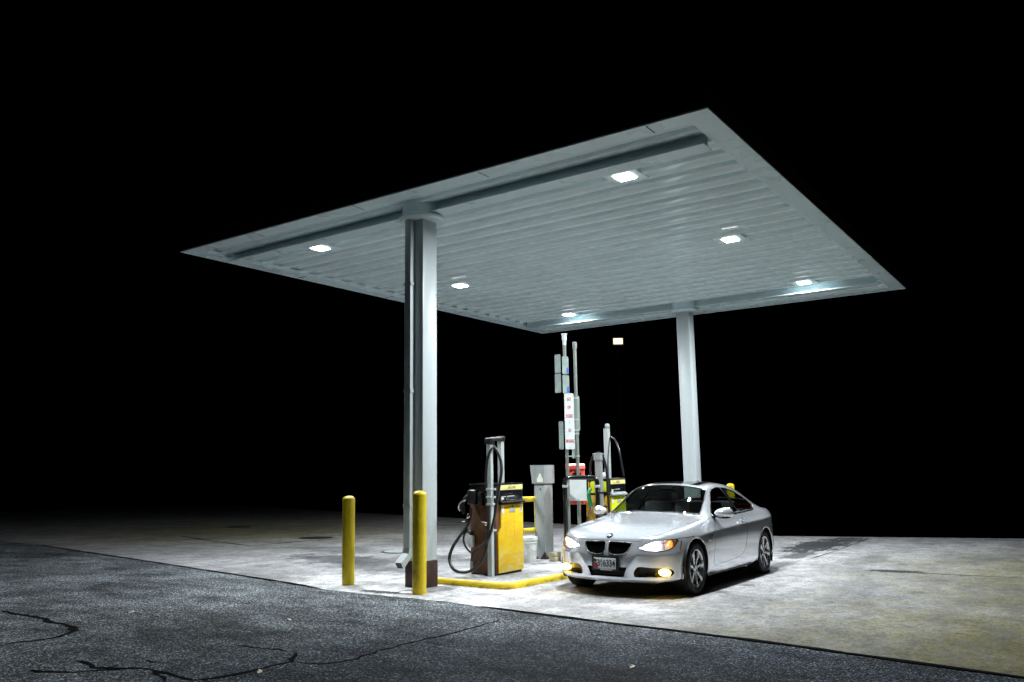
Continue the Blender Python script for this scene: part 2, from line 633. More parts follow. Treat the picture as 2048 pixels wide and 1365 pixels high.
def spline(pts, n=8, closed=False):
    """Catmull-Rom through points"""
    P = [V(p) for p in pts]
    out = []
    m = len(P)
    rng = range(m) if closed else range(m - 1)
    for i in rng:
        if closed:
            a, b, c, d = P[i - 1], P[i], P[(i + 1) % m], P[(i + 2) % m]
        else:
            a, b, c, d = P[max(i - 1, 0)], P[i], P[i + 1], P[min(i + 2, m - 1)]
        for k in range(n):
            t = k / n
            out.append(0.5 * ((2 * b) + (c - a) * t + (2 * a - 5 * b + 4 * c - d) * t * t + (3 * b - a - 3 * c + d) * t ** 3))
    if not closed:
        out.append(P[-1])
    return out


def empty(name, loc=(0, 0, 0), rz=0.0, label=None, cat=None, group=None):
    o = bpy.data.objects.new(name, None)
    COL.objects.link(o)
    o.empty_display_size = 0.2
    o.location = loc
    o.rotation_euler = (0, 0, rz)
    tag(o, label, cat, group)
    return o


def tag(o, label=None, cat=None, group=None, kind=None):
    if label:
        o['label'] = label
    if cat:
        o['category'] = cat
    if group:
        o['group'] = group
    if kind:
        o['kind'] = kind
    return o


def text(name, body, size, mat, parent, M4, width=None, extrude=0.0012, bold=0.0):
    """lettering as a mesh; M4 places it (text lies in local xy, faces local +z)"""
    cu = bpy.data.curves.new(name, 'FONT')
    cu.body = body
    cu.size = size
    cu.extrude = extrude
    cu.offset = bold
    cu.align_x = 'CENTER'
    cu.align_y = 'CENTER'
    cu.resolution_u = 3
    tmp = bpy.data.objects.new('tmp', cu)
    COL.objects.link(tmp)
    dg = bpy.context.evaluated_depsgraph_get()
    me = bpy.data.meshes.new_from_object(tmp.evaluated_get(dg))
    bpy.data.objects.remove(tmp)
    bpy.data.curves.remove(cu)
    if width:
        xs = [v.co.x for v in me.vertices]
        s = width / (max(xs) - min(xs))
        me.transform(Matrix.Diagonal((s, 1, 1, 1)))
    me.transform(M4)
    me.name = name
    me.materials.clear()
    return link_mesh(name, me, mat, parent)


def basis(o, x, y, z):
    """matrix with columns x, y, z and origin o"""
    x, y, z, o = V(x), V(y), V(z), V(o)
    return Matrix(((x.x, y.x, z.x, o.x), (x.y, y.y, z.y, o.y), (x.z, y.z, z.z, o.z), (0, 0, 0, 1)))


def round_rect(w, h, rad, n=5):
    out = []
    for (cx, cy, a0) in ((w / 2 - rad, h / 2 - rad, 0), (-w / 2 + rad, h / 2 - rad, 90), (-w / 2 + rad, -h / 2 + rad, 180), (w / 2 - rad, -h / 2 + rad, 270)):
        for k in range(n + 1):
            a = math.radians(a0 + 90 * k / n)
            out.append((cx + rad * math.cos(a), cy + rad * math.sin(a)))
    return out


# ------------------------------------------------------------------ ground
def far_edge():
    a, b, c, d = gp(1115, 1048), gp(1560, 1073), gp(2048, 1078), gp(900, 1036)
    return [V((27.5, -14, 0)), V((c.x, c.y, 0)), V((b.x, b.y, 0)), V((a.x, a.y, 0)), V((d.x, d.y, 0)), V((30, 42, 0))]


FE = far_edge()


def strip(mb_, line, w, z_off, jag=0.0):
    pr = None
    n = len(line)
    for i, p in enumerate(line):
        t = (line[min(i + 1, n - 1)] - line[max(i - 1, 0)])
        t.z = 0
        t.normalize()
        nn = V((-t.y, t.x, 0))
        ww = w * (1 + jag * random.uniform(-0.7, 0.9))
        if i in (0, n - 1) and jag:
            ww *= 0.2
        q = [p + nn * ww / 2, p - nn * ww / 2]
        q = [mb_.bm.verts.new((k.x, k.y, gz(k.x) + z_off)) for k in q]
        if pr:
            mb_.bm.faces.new((pr[0], q[0], q[1], pr[1])).material_index = 1
        pr = q


def wobble(pts, step=0.25, amp=0.03):
    out = []
    for a, b in zip(pts[:-1], pts[1:]):
        n = max(1, int((b - a).length / step))
        for k in range(n):
            p = a.lerp(b, k / n)
            out.append(p + V((random.uniform(-amp, amp), random.uniform(-amp, amp), 0)))
    out.append(pts[-1])
    return out


def crack(mb_, pix, w, amp=0.03):
    strip(mb_, wobble([gp(*p) for p in pix], 0.09, amp), w, 0.004, 0.8)


mb = MB()
mb.poly([(p[0], p[1], gz(p[0])) for p in [(-60, -160, 0), (27.5, -160, 0)] + [tuple(p) for p in FE] + [(30, 160, 0), (-60, 160, 0)]])
crack(mb, [(0, 1222), (60, 1232), (110, 1246), (140, 1252), (150, 1262), (120, 1275), (60, 1283), (0, 1290)], 0.05)
crack(mb, [(140, 1252), (165, 1258)], 0.03)
crack(mb, [(60, 1342), (120, 1346), (200, 1341), (262, 1337), (308, 1342), (350, 1355), (395, 1360), (450, 1352), (500, 1342), (560, 1330), (580, 1324), (592, 1306)], 0.035)
crack(mb, [(150, 1322), (190, 1335), (262, 1337)], 0.03)
crack(mb, [(308, 1342), (330, 1364)], 0.025)
crack(mb, [(580, 1324), (640, 1330), (700, 1322), (770, 1299), (840, 1282), (900, 1268), (960, 1252), (1000, 1240)], 0.018, 0.02)
crack(mb, [(592, 1306), (540, 1298), (470, 1292)], 0.016, 0.02)
crack(mb, [(0, 1170), (40, 1166), (80, 1163)], 0.03)
crack(mb, [(200, 1341), (240, 1330), (290, 1322), (330, 1325)], 0.014, 0.03)
crack(mb, [(840, 1282), (870, 1290), (905, 1292)], 0.010, 0.03)
crack(mb, [(0, 1262), (50, 1258), (100, 1262)], 0.016, 0.03)
crack(mb, [(395, 1360), (440, 1364)], 0.014, 0.03)
crack(mb, [(640, 1242), (700, 1246), (735, 1246)], 0.012, 0.02)
crack(mb, [(470, 1207), (560, 1213)], 0.012, 0.02)
tag(mb.build('asphalt_road', [M['asphalt'], M['gap']], smooth=0), kind='structure')

near = [(7.0, -14.0), (6.98, 0.2)] + [tuple(gp(x, y).xy) for x, y in ((2048, 1357), (1500, 1281), (1180, 1242), (1000, 1219), (940, 1211), (880, 1203), (840, 1199), (760, 1192), (700, 1186), (650, 1180), (560, 1164), (300, 1124), (80, 1091))] + [(9.6, 26), (9.9, 42)]
nv = [V((a, b, 0)) for a, b in near]
rag = [nv[0]] + [p + V((random.uniform(-.03, .03), 0, 0)) for p in wobble(nv[1:-1], 0.12, 0.008)] + [nv[-1]]
mb = MB()
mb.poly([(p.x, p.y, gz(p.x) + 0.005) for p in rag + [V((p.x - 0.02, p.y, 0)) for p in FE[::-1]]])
strip(mb, wobble([gp(80, 1091), gp(300, 1124), gp(560, 1164), gp(640, 1178)], 0.2, 0.008), 0.05, 0.009, 0.6)
strip(mb, wobble([gp(960, 1214), gp(1000, 1219), gp(1180, 1242), gp(1500, 1281), gp(2048, 1357), V((6.98, 0.2, 0)), V((7.0, -4, 0))], 0.2, 0.006), 0.06, 0.009, 0.5)
strip(mb, wobble([gp(360, 1073), gp(430, 1084), gp(500, 1093), gp(600, 1084), gp(690, 1078)], 0.3, 0.015), 0.06, 0.009, 0.8)
strip(mb, wobble([gp(1712, 1142), gp(1790, 1145), gp(1870, 1149), gp(2048, 1158)], 0.5, 0.01), 0.022, 0.009, 0.8)
strip(mb, wobble([gp(1610, 1123), gp(1680, 1100), gp(1738, 1077)], 0.4, 0.01), 0.02, 0.009, 0.9)
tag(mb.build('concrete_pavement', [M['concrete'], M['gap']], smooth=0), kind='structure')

# dark bank falling away behind the forecourt and the land beyond it, out to the horizon
mb = MB()
edge = [V((27.5, -160, 0))] + FE + [V((30, 160, 0))]
prev = None
for p in edge:
    a = mb.bm.verts.new((p.x, p.y, gz(p.x) - 0.01))
    b = mb.bm.verts.new((p.x + 14, p.y * 1.1, -4.2))
    c = mb.bm.verts.new((900, p.y * 6, -4.6))
    if prev:
        mb.bm.faces.new((prev[0], a, b, prev[1]))
        mb.bm.faces.new((prev[1], b, c, prev[2]))
    prev = (a, b, c)
tag(mb.build('dark_terrain', M['grass'], smooth=0), kind='structure')



def manhole(px, py, rad, label, grid=False):
    p = gp(px, py)
    o_ = empty('manhole_cover', (p.x, p.y, gz(p.x) + 0.004), 0, label, 'manhole')
    o_.rotation_euler = (0, math.atan(KS), 0)
    mb_ = MB()
    mb_.lathe([(rad, 0.0), (rad, 0.008), (rad - 0.03, 0.012), (rad - 0.035, 0.008)], 40)
    mb_.build('frame', M['iron'], o_)
    mb_ = MB()
    if grid:
        n = 9
        for i in range(-n, n + 1):
            y = i * rad / (n + 1)
            h = math.sqrt(max(0, (rad - 0.05) ** 2 - y * y))
            if h > 0.03:
                mb_.box((-h, y - 0.012, 0.010), (h, y + 0.012, 0.016))
                mb_.box((y - 0.008, -h, 0.0105), (y + 0.008, h, 0.0155))
        mb_.build('grate', M['grey_metal'], o_, smooth=0, weld=False)
    else:
        mb_.lathe([(rad - 0.036, 0.004), (rad - 0.036, 0.010), (0.01, 0.011)], 40)
        mb_.build('lid', M['iron'], o_)


manhole(632, 1077, 0.42, 'dark solid manhole cover on the pale slab beyond the lone bollard')
manhole(478, 1055, 0.36, 'rusty dark manhole cover farthest out, where the light fades')
manhole(797, 1105, 0.34, 'round manhole with a gridded cover, by the foot of the column with the rain pipe', True)

for px, py, rz in ((265, 1226, 0.3), (578, 1241, 1.0), (1265, 1336, 0.1), (312, 1234, 2.0), (520, 1346, 0.6)):
    p = gp(px, py)
    mb = MB()
    L = 0.05
    mb.prism([(-L, 0, 0.0), (-L * 0.3, L * 0.35, 0.012), (L * 0.1, L * 0.15, 0.004), (L * 0.5, L * 0.45, 0.014), (L, 0.1 * L, 0.003), (L * 0.4, -L * 0.3, 0.01), (-L * 0.3, -L * 0.4, 0.004)], (0, 0, 0.003))
    o = mb.build('dry_leaf', M['leaf'], smooth=0)
    o.location = (p.x, p.y, gz(p.x) + 0.003)
    o.rotation_euler = (0, 0, rz)
    tag(o, 'small pale dry leaf lying alone on the dark asphalt', 'leaf', 'dry leaves on the asphalt')

# ------------------------------------------------------------------ pump island
IZ = 0.088
IX0, IX1, IY0, IY1 = 8.86, 16.4, 6.32, 8.06
isl = empty('pump_island', (IX0, IY0, gz(IX0)), 0, 'raised concrete pump island edged by a rounded yellow kerb', 'pump island')
mb = MB()
rr = 0.22


def isl_outline(inset):
    out = []
    x0, x1, y0, y1 = IX0 + inset, IX1 - inset, IY0 + inset, IY1 - inset
    q = max(0.02, rr - inset)
    for (cx, cy, a0) in ((x1 - q, y1 - q, 0), (x0 + q, y1 - q, 90), (x0 + q, y0 + q, 180), (x1 - q, y0 + q, 270)):
        for k in range(7):
            a = math.radians(a0 + 15 * k)
            out.append((cx + q * math.cos(a), cy + q * math.sin(a)))
    return out


base = isl_outline(0.06)
ax = V((IX0, IY0, gz(IX0)))
mb.prism([V((x, y, gz(x) - 0.02)) - ax for x, y in base], (0, 0, IZ + 0.012))
mb.build('slab', M['island_concrete'], isl, smooth=0)
mb = MB()
prof = [(-0.004, -0.01), (0.0, 0.038), (0.010, 0.070), (0.03, 0.086), (0.06, 0.088), (0.08, 0.078), (0.08, -0.01)]
rings = []
for ins, h in prof:
    ol = isl_outline(ins)
    ol = ol[12:] + ol[:4]
    rings.append([mb.bm.verts.new(V((x, y, gz(x) + h)) - ax) for x, y in ol])
for A_, B_ in zip(rings[:-1], rings[1:]):
    for k in range(len(A_) - 1):
        mb.bm.faces.new((A_[k], A_[k + 1], B_[k + 1], B_[k]))
for e in (0, -1):
    mb.bm.faces.new([q[e] for q in rings])
mb.build('kerb', M['kerb'], isl, smooth=50)


def iz(x):
    return gz(x) - 0.02 + IZ + 0.012


# ------------------------------------------------------------------ canopy
CX0, CX1, CY0, CY1 = 7.722, 18.892, 2.889, 12.168
ZT = 5.20            # underside of the perimeter trim
ZD = 5.305            # underside of the ribbed deck
BX0, BW, ZB = 8.45, 0.20, 5.125
FX0 = 17.55
can = empty('fuel_canopy', (BX0 + 0.1, 7.5, gz(8.5)), 0, 'flat white ribbed metal canopy on two columns over the pump island', 'canopy')
co_ = -V(can.location)


def sub(mb_, name, mat, smooth=35, parent=None, weld=True):
    bmesh.ops.translate(mb_.bm, verts=mb_.bm.verts, vec=co_)
    return mb_.build(name, mat, parent or can, smooth, weld)


# ribbed deck: stepped pans running along y
mb = MB()
prof = []
x = 7.859
P = 0.43
while x < CX1 - 0.1:
    prof += [(x, ZD - 0.05), (x + 0.05, ZD - 0.052), (x + 0.14, ZD - 0.042), (x + 0.25, ZD - 0.020), (x + 0.35, ZD - 0.004), (x + P - 0.006, ZD)]
    x += P
prof = [p for p in prof if p[0] < CX1 - 0.10]
pa = [mb.bm.verts.new((p[0], CY0 + 0.1, p[1])) for p in prof]
pb = [mb.bm.verts.new((p[0], CY1 - 0.1, p[1])) for p in prof]
for i in range(len(prof) - 1):
    mb.bm.faces.new((pa[i], pa[i + 1], pb[i + 1], pb[i]))
sub(mb, 'ribbed_deck', M['white_metal'], 20)
mb = MB()
mb.box((CX0 + 0.012, CY0 + 0.012, ZD + 0.03), (CX1 - 0.012, CY1 - 0.012, ZD + 0.06))
sub(mb, 'roof_sheet', M['grey_metal'], 0)
# perimeter trim: flat soffit panels and a thin lip, upstand to the deck
TW = 0.29
mb = MB()
NW = 0.27
XA, XB, YA, YB = CX0 + NW, CX1 - NW, CY0 + TW, CY1 - TW
mb.ring(rect(CX0 + 0.02, CY0 + 0.02, CX1 - 0.02, CY1 - 0.02, ZT + 0.006), rect(XA, YA, XB, YB, ZT + 0.006), (0, 0, 0.022))
sub(mb, 'soffit_trim', M['white_trim'], 0)
mb = MB()
mb.ring(rect(XA - 0.012, YA - 0.012, XB + 0.012, YB + 0.012, ZT + 0.029), rect(XA, YA, XB, YB, ZT + 0.029), (0, 0, ZD - ZT - 0.058))
sub(mb, 'upstand', M['white_trim'], 0)
# fascia
mb = MB()
FH = 0.24
mb.ring(rect(CX0, CY0, CX1, CY1, ZT), rect(CX0 + 0.016, CY0 + 0.016, CX1 - 0.016, CY1 - 0.016, ZT), (0, 0, 0.022))
sub(mb, 'edge_lip', M['white_trim'], 0)
mb = MB()
mb.ring(rect(CX0, CY0, CX1, CY1, ZT + 0.023), rect(CX0 + 0.016, CY0 + 0.016, CX1 - 0.016, CY1 - 0.016, ZT + 0.023), (0, 0, FH))
sub(mb, 'fascia', M['fascia_dark'], 0)
# trim joints
mb = MB()
for y in (3.6, 5.9, 8.1, 10.3, 11.5):
    mb.box((CX0 + 0.03, y, ZT + 0.003), (CX0 + NW - 0.01, y + 0.012, ZT + 0.012))
for x in (10.2, 12.6, 15.0):
    mb.box((x, CY1 - TW + 0.02, ZT + 0.003), (x + 0.012, CY1 - 0.03, ZT + 0.012))
bmesh.ops.translate(mb.bm, verts=mb.bm.verts, vec=co_)
mb.split('trim_joint', M['gap'], can, 0)
# cross beams
for bx in (BX0, FX0):
    mb = MB()
    y0, y1 = CY0 + 0.33, CY1 - 0.33
    c_ = bx + BW / 2
    pf_ = [(bx - 0.03, ZB), (bx + BW + 0.03, ZB), (bx + BW + 0.03, ZB + 0.012), (c_ + 0.008, ZB + 0.014), (c_ + 0.008, ZD + 0.01), (c_ - 0.008, ZD + 0.01), (c_ - 0.008, ZB + 0.014), (bx - 0.03, ZB + 0.012)]
    mb.prism([(a, y0, b) for a, b in pf_], (0, y1 - y0, 0))
    sub(mb, 'cross_beam', M['white_trim'], 0)
# columns
CW = 0.30
for i, (cx, cy) in enumerate(((8.40, 7.37), (17.50, 7.27))):
    g = gz(cx + CW / 2)
    mb = MB()
    mb.box((cx, cy, g + 0.345), (cx + CW, cy + CW, ZB + 0.02), 0.012)
    colm = sub(mb, 'column', M['column_white'])
    mb = MB()
    mb.box((cx - 0.006, cy - 0.006, g - 0.02), (cx + CW + 0.006, cy + CW + 0.006, g + 0.344), 0.006)
    sub(mb, 'base_sleeve', M['rusty_base'], parent=colm)
    mb = MB()
    mb.lathe([(0.22, ZB - 0.085), (0.30, ZB - 0.083), (0.325, ZB - 0.06), (0.325, ZB - 0.03), (0.28, ZB - 0.002), (0.285, ZB + 0.24), (0.2, ZB + 0.24)], 48, at=(cx + CW / 2, cy + CW / 2, 0))
    sub(mb, 'collar', M['white_trim'], parent=colm)
    if i == 0:
        # rain pipe down the road side of the near column, with a kicked-out foot
        mb = MB()
        y0, y1 = cy + 0.15, cy + 0.265
        mb.box((cx - 0.09, y0, g + 0.52), (cx - 0.004, y1, ZB - 0.09), 0.008)
        foot = [(cx - 0.09, g + 0.52), (cx - 0.004, g + 0.52), (cx - 0.01, g + 0.44), (cx - 0.20, g + 0.27), (cx - 0.245, g + 0.35), (cx - 0.105, g + 0.46)]
        mb.prism([(a, y0, b) for a, b in foot], (0, y1 - y0, 0))
        dp = sub(mb, 'downspout', M['column_white'], parent=None)
        mb = MB()
        mb.prism([(cx - 0.2003, y0 + 0.012, g + 0.277), (cx - 0.2433, y0 + 0.012, g + 0.343), (cx - 0.2433, y1 - 0.012, g + 0.343), (cx - 0.2003, y1 - 0.012, g + 0.277)], (-0.003, 0, -0.002))
        sub(mb, 'outlet_mouth', M['black'], 0, parent=dp)
        mb = MB()
        for zz in (1.05, 2.6, 4.1):
            mb.box((cx - 0.096, y0 - 0.012, g + zz), (cx - 0.001, y1 + 0.006, g + zz + 0.045), 0.003)
        bmesh.ops.translate(mb.bm, verts=mb.bm.verts, vec=co_)
        mb.split('bracket', M['column_white'], dp, 0)

# lights
CL = [(9.15, 4.58, 'lit square canopy light beside the first beam, on the car side of the canopy'),
      (12.93, 4.56, 'lit square canopy light over the parked car, midway between the two beams'),
      (17.10, 4.53, 'lit square canopy light by the far beam, on the car side of the canopy'),
      (9.12, 10.29, 'lit square canopy light by the first beam, on the side away from the car'),
      (12.86, 10.27, 'lit square canopy light away from the car, midway between the two beams'),
      (17.10, 10.23, 'lit square canopy light by the far beam above the vent pipes')]
ZL = ZD - 0.02
POW = 365.0
for (x, y, lab) in CL:
    o = empty('canopy_light', (x, y, ZL), 0, lab, 'canopy light', 'six square lights under the canopy')
    mb = MB()
    s = 0.235
    q = 0.125
    mb.ring(rect(-s, -s, s, s, -0.034), rect(-q, -q, q, q, -0.034), (0, 0, 0.064))
    mb.build('frame', M['white_trim'], o, 0)
    mb = MB()
    q2 = q - 0.012
    mb.prism([(-q2, -q2, 0.0), (q2, -q2, 0.0), (q2, q2, 0.0), (-q2, q2, 0.0)], (0, 0, -0.050), bevel=0.008)
    mb.build('lens', M['lens'], o)
    ld = bpy.data.lights.new('canopy_lamp', 'AREA')
    ld.shape = 'SQUARE'
    ld.size = 0.22
    ld.energy = POW
    ld.color = (0.92, 0.985, 1.0)
    ld.spread = math.radians(168)
    lo = bpy.data.objects.new('canopy_lamp', ld)
    COL.objects.link(lo)
    lo.parent = o
    lo.location = (0, 0, -0.058)

# ------------------------------------------------------------------ bollards
def bollard(x, y, h, rad, label, lean=(0, 0)):
    o_ = empty('bollard', (x, y, gz(x) + 0.004), 0, label, 'bollard', 'yellow bollards around the island')
    o_.rotation_euler = (lean[0], lean[1], random.uniform(0, 6))
    mb_ = MB()
    mb_.lathe([(rad, -0.02), (rad, h - 0.05)], 40)
    mb_.build('post', M['post'], o_)
    mb_ = MB()
    n = 6
    prof_ = [(rad + 0.0015, h - 0.055), (rad + 0.0015, h - 0.045)] + [(rad * math.cos(k / n * PI / 2 * 0.98), h - 0.045 + 0.05 * math.sin(k / n * PI / 2)) for k in range(1, n + 1)]
    mb_.lathe(prof_, 40)
    for v in mb_.bm.verts:
        if v.co.z > h - 0.03:
            v.co.z += random.uniform(-0.004, 0.004)
    mb_.build('cap', M['post'], o_)


p = gp(694, 1172)
bollard(p.x + 0.06, p.y + 0.04, 1.19, 0.085, 'yellow bollard standing alone apart from the columns, with a pale worn top', (0.0, -0.012))
p = gp(837, 1191)
bollard(p.x + 0.06, p.y + 0.04, 1.27, 0.088, 'tall yellow bollard right in front of the column with the rain pipe, scuffed', (0.0, 0.002))
bollard(18.6, 6.90, 1.29, 0.09, 'yellow bollard at the far end of the island, top showing over the car roof')


# ------------------------------------------------------------------ fuel pumps
def pump(x, y, w, d, front, side, header, label, far=False):
    g = iz(x + w / 2) + (0.06 if far else 0.0)
    o_ = empty('fuel_pump', (x, y, g), 0, label, 'fuel pump')
    H_ = 1.285
    mb_ = MB()
    mb_.box((0.0, 0.012, 0.02), (w, d, 1.0), 0.012)
    mb_.build('cabinet', side, o_)
    mb_ = MB()
    mb_.box((0.01, 0.02, -0.06 if far else 0.0), (w - 0.01, d - 0.01, 0.0195))
    mb_.build('plinth', M['black'], o_, 0)
    # head: black box with display recess, header sign
    mb_ = MB()
    mb_.box((0.001, 0.0, 1.0015), (w - 0.001, d - 0.001, H_ - 0.02), 0.01)
    mb_.box((0.09, -0.006, 1.005), (w + 0.003, 0.02, H_ - 0.021), 0.004)
    hd = mb_.build('head', M['black'], o_)
    mb_ = MB()
    mb_.box((-0.012, -0.014, H_ - 0.019), (w + 0.012, d + 0.012, H_), 0.006)
    mb_.build('top_plate', M['black_gloss'] if not far else M['black'], o_)
    mb_ = MB()
    mb_.box((0.10, -0.0125, H_ - 0.098), (w - 0.004, -0.0068, H_ - 0.028), 0.002)
    hs = mb_.build('header_sign', M['cream'], o_)
    text('lettering', header, 0.062, M['ink'], hs, basis(((w + 0.10) / 2, -0.0128, H_ - 0.063), (1, 0, 0), (0, 0, 1), (0, -1, 0)), width=0.20 if not far else 0.13)
    mb_ = MB()
    mb_.box((0.115, -0.0095, 1.055), (w - 0.02, -0.0064, H_ - 0.105), 0.001)
    dsp = mb_.build('display', M['black_gloss'], o_)
    mb_ = MB()
    mb_.box((0.12, -0.0125, 1.088), (0.235, -0.010, 1.097))
    mb_.box((0.265, -0.0125, 1.092), (0.43 * w / 0.67 + 0.02, -0.010, 1.101))
    mb_.box((0.125, -0.0125, 1.052), (0.185, -0.010, 1.083))
    mb_.split('price_slot', M['label'], dsp, 0)
    mb_ = MB()
    mb_.lathe([(0.017, -0.010), (0.017, -0.02), (0.012, -0.023)], 20, axis='y', at=(0.255, 0, 1.065))
    mb_.build('button', M['chrome'], dsp)
    # sloping ledge between head and door
    mb_ = MB()
    mb_.prism([(0.085, -0.004, 1.05), (0.085, -0.055, 1.012), (0.085, -0.055, 0.995), (0.085, 0.0, 0.985)], (w - 0.085, 0, 0))
    mb_.build('ledge', M['grey_metal'] if far else M['black_gloss'], o_, 0)
    # coloured front door: notched upper left
    mb_ = MB()
    c = 0.075
    pts = [(0.045, 0.035), (w, 0.035), (w, 0.98), (0.045 + c, 0.98), (0.045 + c, 0.66), (0.045, 0.58)]
    mb_.prism([(a, -0.012, b) for a, b in pts], (0, 0.022, 0), bevel=0.003)
    dr = mb_.build('front_door', front, o_)
    mb_ = MB()
    ys = -0.0135
    for a, b in (((0.20, 0.50), (0.46, 0.512)), ((0.20, 0.86), (0.46, 0.872)), ((0.21, 0.513), (0.22, 0.859)), ((0.44, 0.513), (0.45, 0.859))):
        mb_.box((a[0] * w / 0.67, ys, a[1]), (b[0] * w / 0.67, -0.0119, b[1]))
    mb_.split('access_frame', front, dr, 0)
    mb_ = MB()
    mb_.box((0.32 * w / 0.67, -0.0155, 0.865), (0.47 * w / 0.67, -0.0121, 0.92), 0.001)
    mb_.build('rating_plate', M['plate_grey'], dr)
    mb_ = MB()
    mb_.lathe([(0.012, -0.012), (0.012, -0.018), (0.008, -0.02)], 14, axis='y', at=(0.40 * w / 0.67, 0, 0.95))
    mb_.build('lock', M['ink'], dr)
    for lx in (0.13, w - 0.085):
        mb_ = MB()
        mb_.box((lx, -0.015, 0.845), (lx + 0.06, -0.0122, 0.965), 0.001)
        tg = mb_.build('sticker', M['label'], dr)
        if lx > 0.3 and not far:
            text('numeral', '3', 0.07, M['ink'], tg, basis((lx + 0.03, -0.0152, 0.905), (1, 0, 0), (0, 0, 1), (0, -1, 0)), bold=0.001)
    return o_


PX, PY, PW, PD = 9.53, 6.99, 0.67, 0.46
near_pump = pump(PX, PY, PW, PD, M['yellow'], M['rust'], 'GASOLINE', 'rusty brown fuel pump with an orange yellow front near the kerb corner, header reading GASOLINE')
FPX_, FPY = 12.76, 6.94
far_pump = pump(FPX_, FPY, 0.65, 0.44, M['lime'], M['rust_yellow'], 'DIESEL', 'lime yellow fuel pump behind the car bonnet, header reading DIESEL', True)


def local(o_, p_):
    return V(p_) - V(o_.location)


def part_tube(name, o_, pts, rad, mat, n=8, seg=12):
    mb_ = MB()
    mb_.tube(spline([local(o_, q) for q in pts], n), rad, seg)
    return mb_.build(name, mat, o_, 60)


# near pump fittings --------------------------------------------------------
o = near_pump
mb = MB()
mb.cprof(-0.120, -0.01, -0.060, 0.060, 0.014, 0.0, 1.84)
mast = mb.build('mast', M['pale_metal'], o, 0, weld=False)
mb = MB()
for z in (0.62, 0.98, 1.08, 1.19):
    mb.box((-0.135, -0.016, z), (0.0, 0.07, z + 0.03), 0.004)
mb.split('clamp', M['pale_metal'], mast)
mb = MB()
mb.box((-0.15, -0.03, 1.841), (-0.035, 0.085, 1.93), 0.02)
mb.build('cap', M['black'], mast)
mb = MB()
x0, y0 = 0.585, 0.31
mb.cprof(x0, y0, x0 + 0.07, y0 + 0.07, 0.015, 1.287, 1.90)
m2 = mb.build('mast', M['pale_metal'], o, 0, weld=False)
mb = MB()
mb.box((x0 - 0.02, y0 - 0.02, 1.901), (x0 + 0.09, y0 + 0.09, 1.98), 0.02)
mb.build('cap', M['black'], m2)
mb = MB()
mb.tube([(-0.09, 0.03, 1.90), (0.12, 0.15, 1.925), (x0, y0, 1.94)], 0.028, 10)
mb.box((0.05, 0.09, 1.80), (0.12, 0.16, 1.90), 0.012)
mb.split('hose_arm', M['black'], o)
mb = MB()
mb.box((-0.05, 0.0, 0.02), (-0.002, 0.055, 1.0), 0.004)
mb.build('corner_post', M['black'], o)
D0 = 0.8195 * 9.38 + 0.573 * 6.96
hose_pts = [(990, 893, .05), (981, 900, .0), (974, 925, -.02), (972, 958, -.02), (973, 975, 0)]
part_tube('hose', o, [vp(x, y, D0 + dz) for x, y, dz in hose_pts], 0.019, M['rubber'])
hp = [(984, 896, .06), (992, 899, .05), (1001, 920, .02), (1003, 945, -.03), (998, 975, -.06), (994, 1000, -.07), (988, 1040, -.08), (980, 1070, -.09), (972, 1085, -.1), (958, 1098, -.1), (948, 1106, -.05), (944, 1122, -.02)]
part_tube('hose', o, [vp(x, y, D0 + dz) for x, y, dz in hp], 0.021, M['rubber'])
hp = [(977, 1012, 0), (977, 1045, -.06), (975, 1075, -.08), (971, 1105, -.1), (958, 1130, -.12), (935, 1144, -.1), (910, 1141, -.03), (899, 1122, .05), (904, 1098, .1), (918, 1075, .15), (932, 1055, .2), (940, 1036, .25), (942, 1016, .27)]
part_tube('hose', o, [vp(x, y, D0 + dz) for x, y, dz in hp], 0.022, M['rubber'])
part_tube('vapour_hose', o, [vp(x, y, D0 + .2) for x, y in ((936, 1058), (928, 1072), (928, 1086), (934, 1098), (942, 1106))], 0.014, M['rubber'])
# nozzle boot and nozzle on the brown side
mb = MB()
mb.box((-0.10, 0.17, 0.97), (0.0, 0.27, 1.17), 0.03)
mb.box((-0.13, 0.28, 0.99), (0.0, 0.44, 1.20), 0.04)
mb.box((-0.06, 0.10, 1.02), (0.0, 0.16, 1.14), 0.01)
mb.split('nozzle_boot', M['black'], o)
mb = MB()
mb.tube(spline([(-0.11, 0.40, 1.12), (-0.14, 0.46, 1.06), (-0.13, 0.50, 0.98), (-0.11, 0.48, 0.86)], 5), 0.026, 10)
mb.build('nozzle', M['black'], o)
mb = MB()
mb.tube(spline([(-0.15, 0.42, 1.06), (-0.17, 0.50, 1.02), (-0.16, 0.545, 0.95), (-0.14, 0.53, 0.90)], 5), 0.011, 8)
mb.tube([(-0.13, 0.40, 0.87), (-0.14, 0.41, 0.74)], 0.016, 8)
mb.tube([(-0.14, 0.41, 0.80), (-0.15, 0.34, 0.83)], 0.012, 8)
mb.tube([(-0.13, 0.45, 0.76), (-0.13, 0.50, 0.755)], 0.012, 8)
mb.split('nozzle_lever', M['chrome'], o)
mb = MB()
mb.lathe([(0.045, 0.39), (0.05, 0.40), (0.05, 0.545), (0.045, 0.555), (0.02, 0.56)], 24, at=(-0.065, 0.39, 0))
flt = mb.build('filter_can', M['pale_metal'], o)
mb = MB()
mb.lathe([(0.03, 0.56), (0.035, 0.60), (0.02, 0.62)], 16, at=(-0.065, 0.39, 0))
mb.tube([(-0.065, 0.39, 0.60), (-0.08, 0.47, 0.60), (-0.085, 0.52, 0.57)], 0.014, 8)
mb.split('filter_head', M['black'], flt)
mb = MB()
mb.lathe([(0.035, 0.0), (0.03, -0.03), (0.012, -0.045)], 18, axis='x', at=(0.0, 0.16, 0.72))
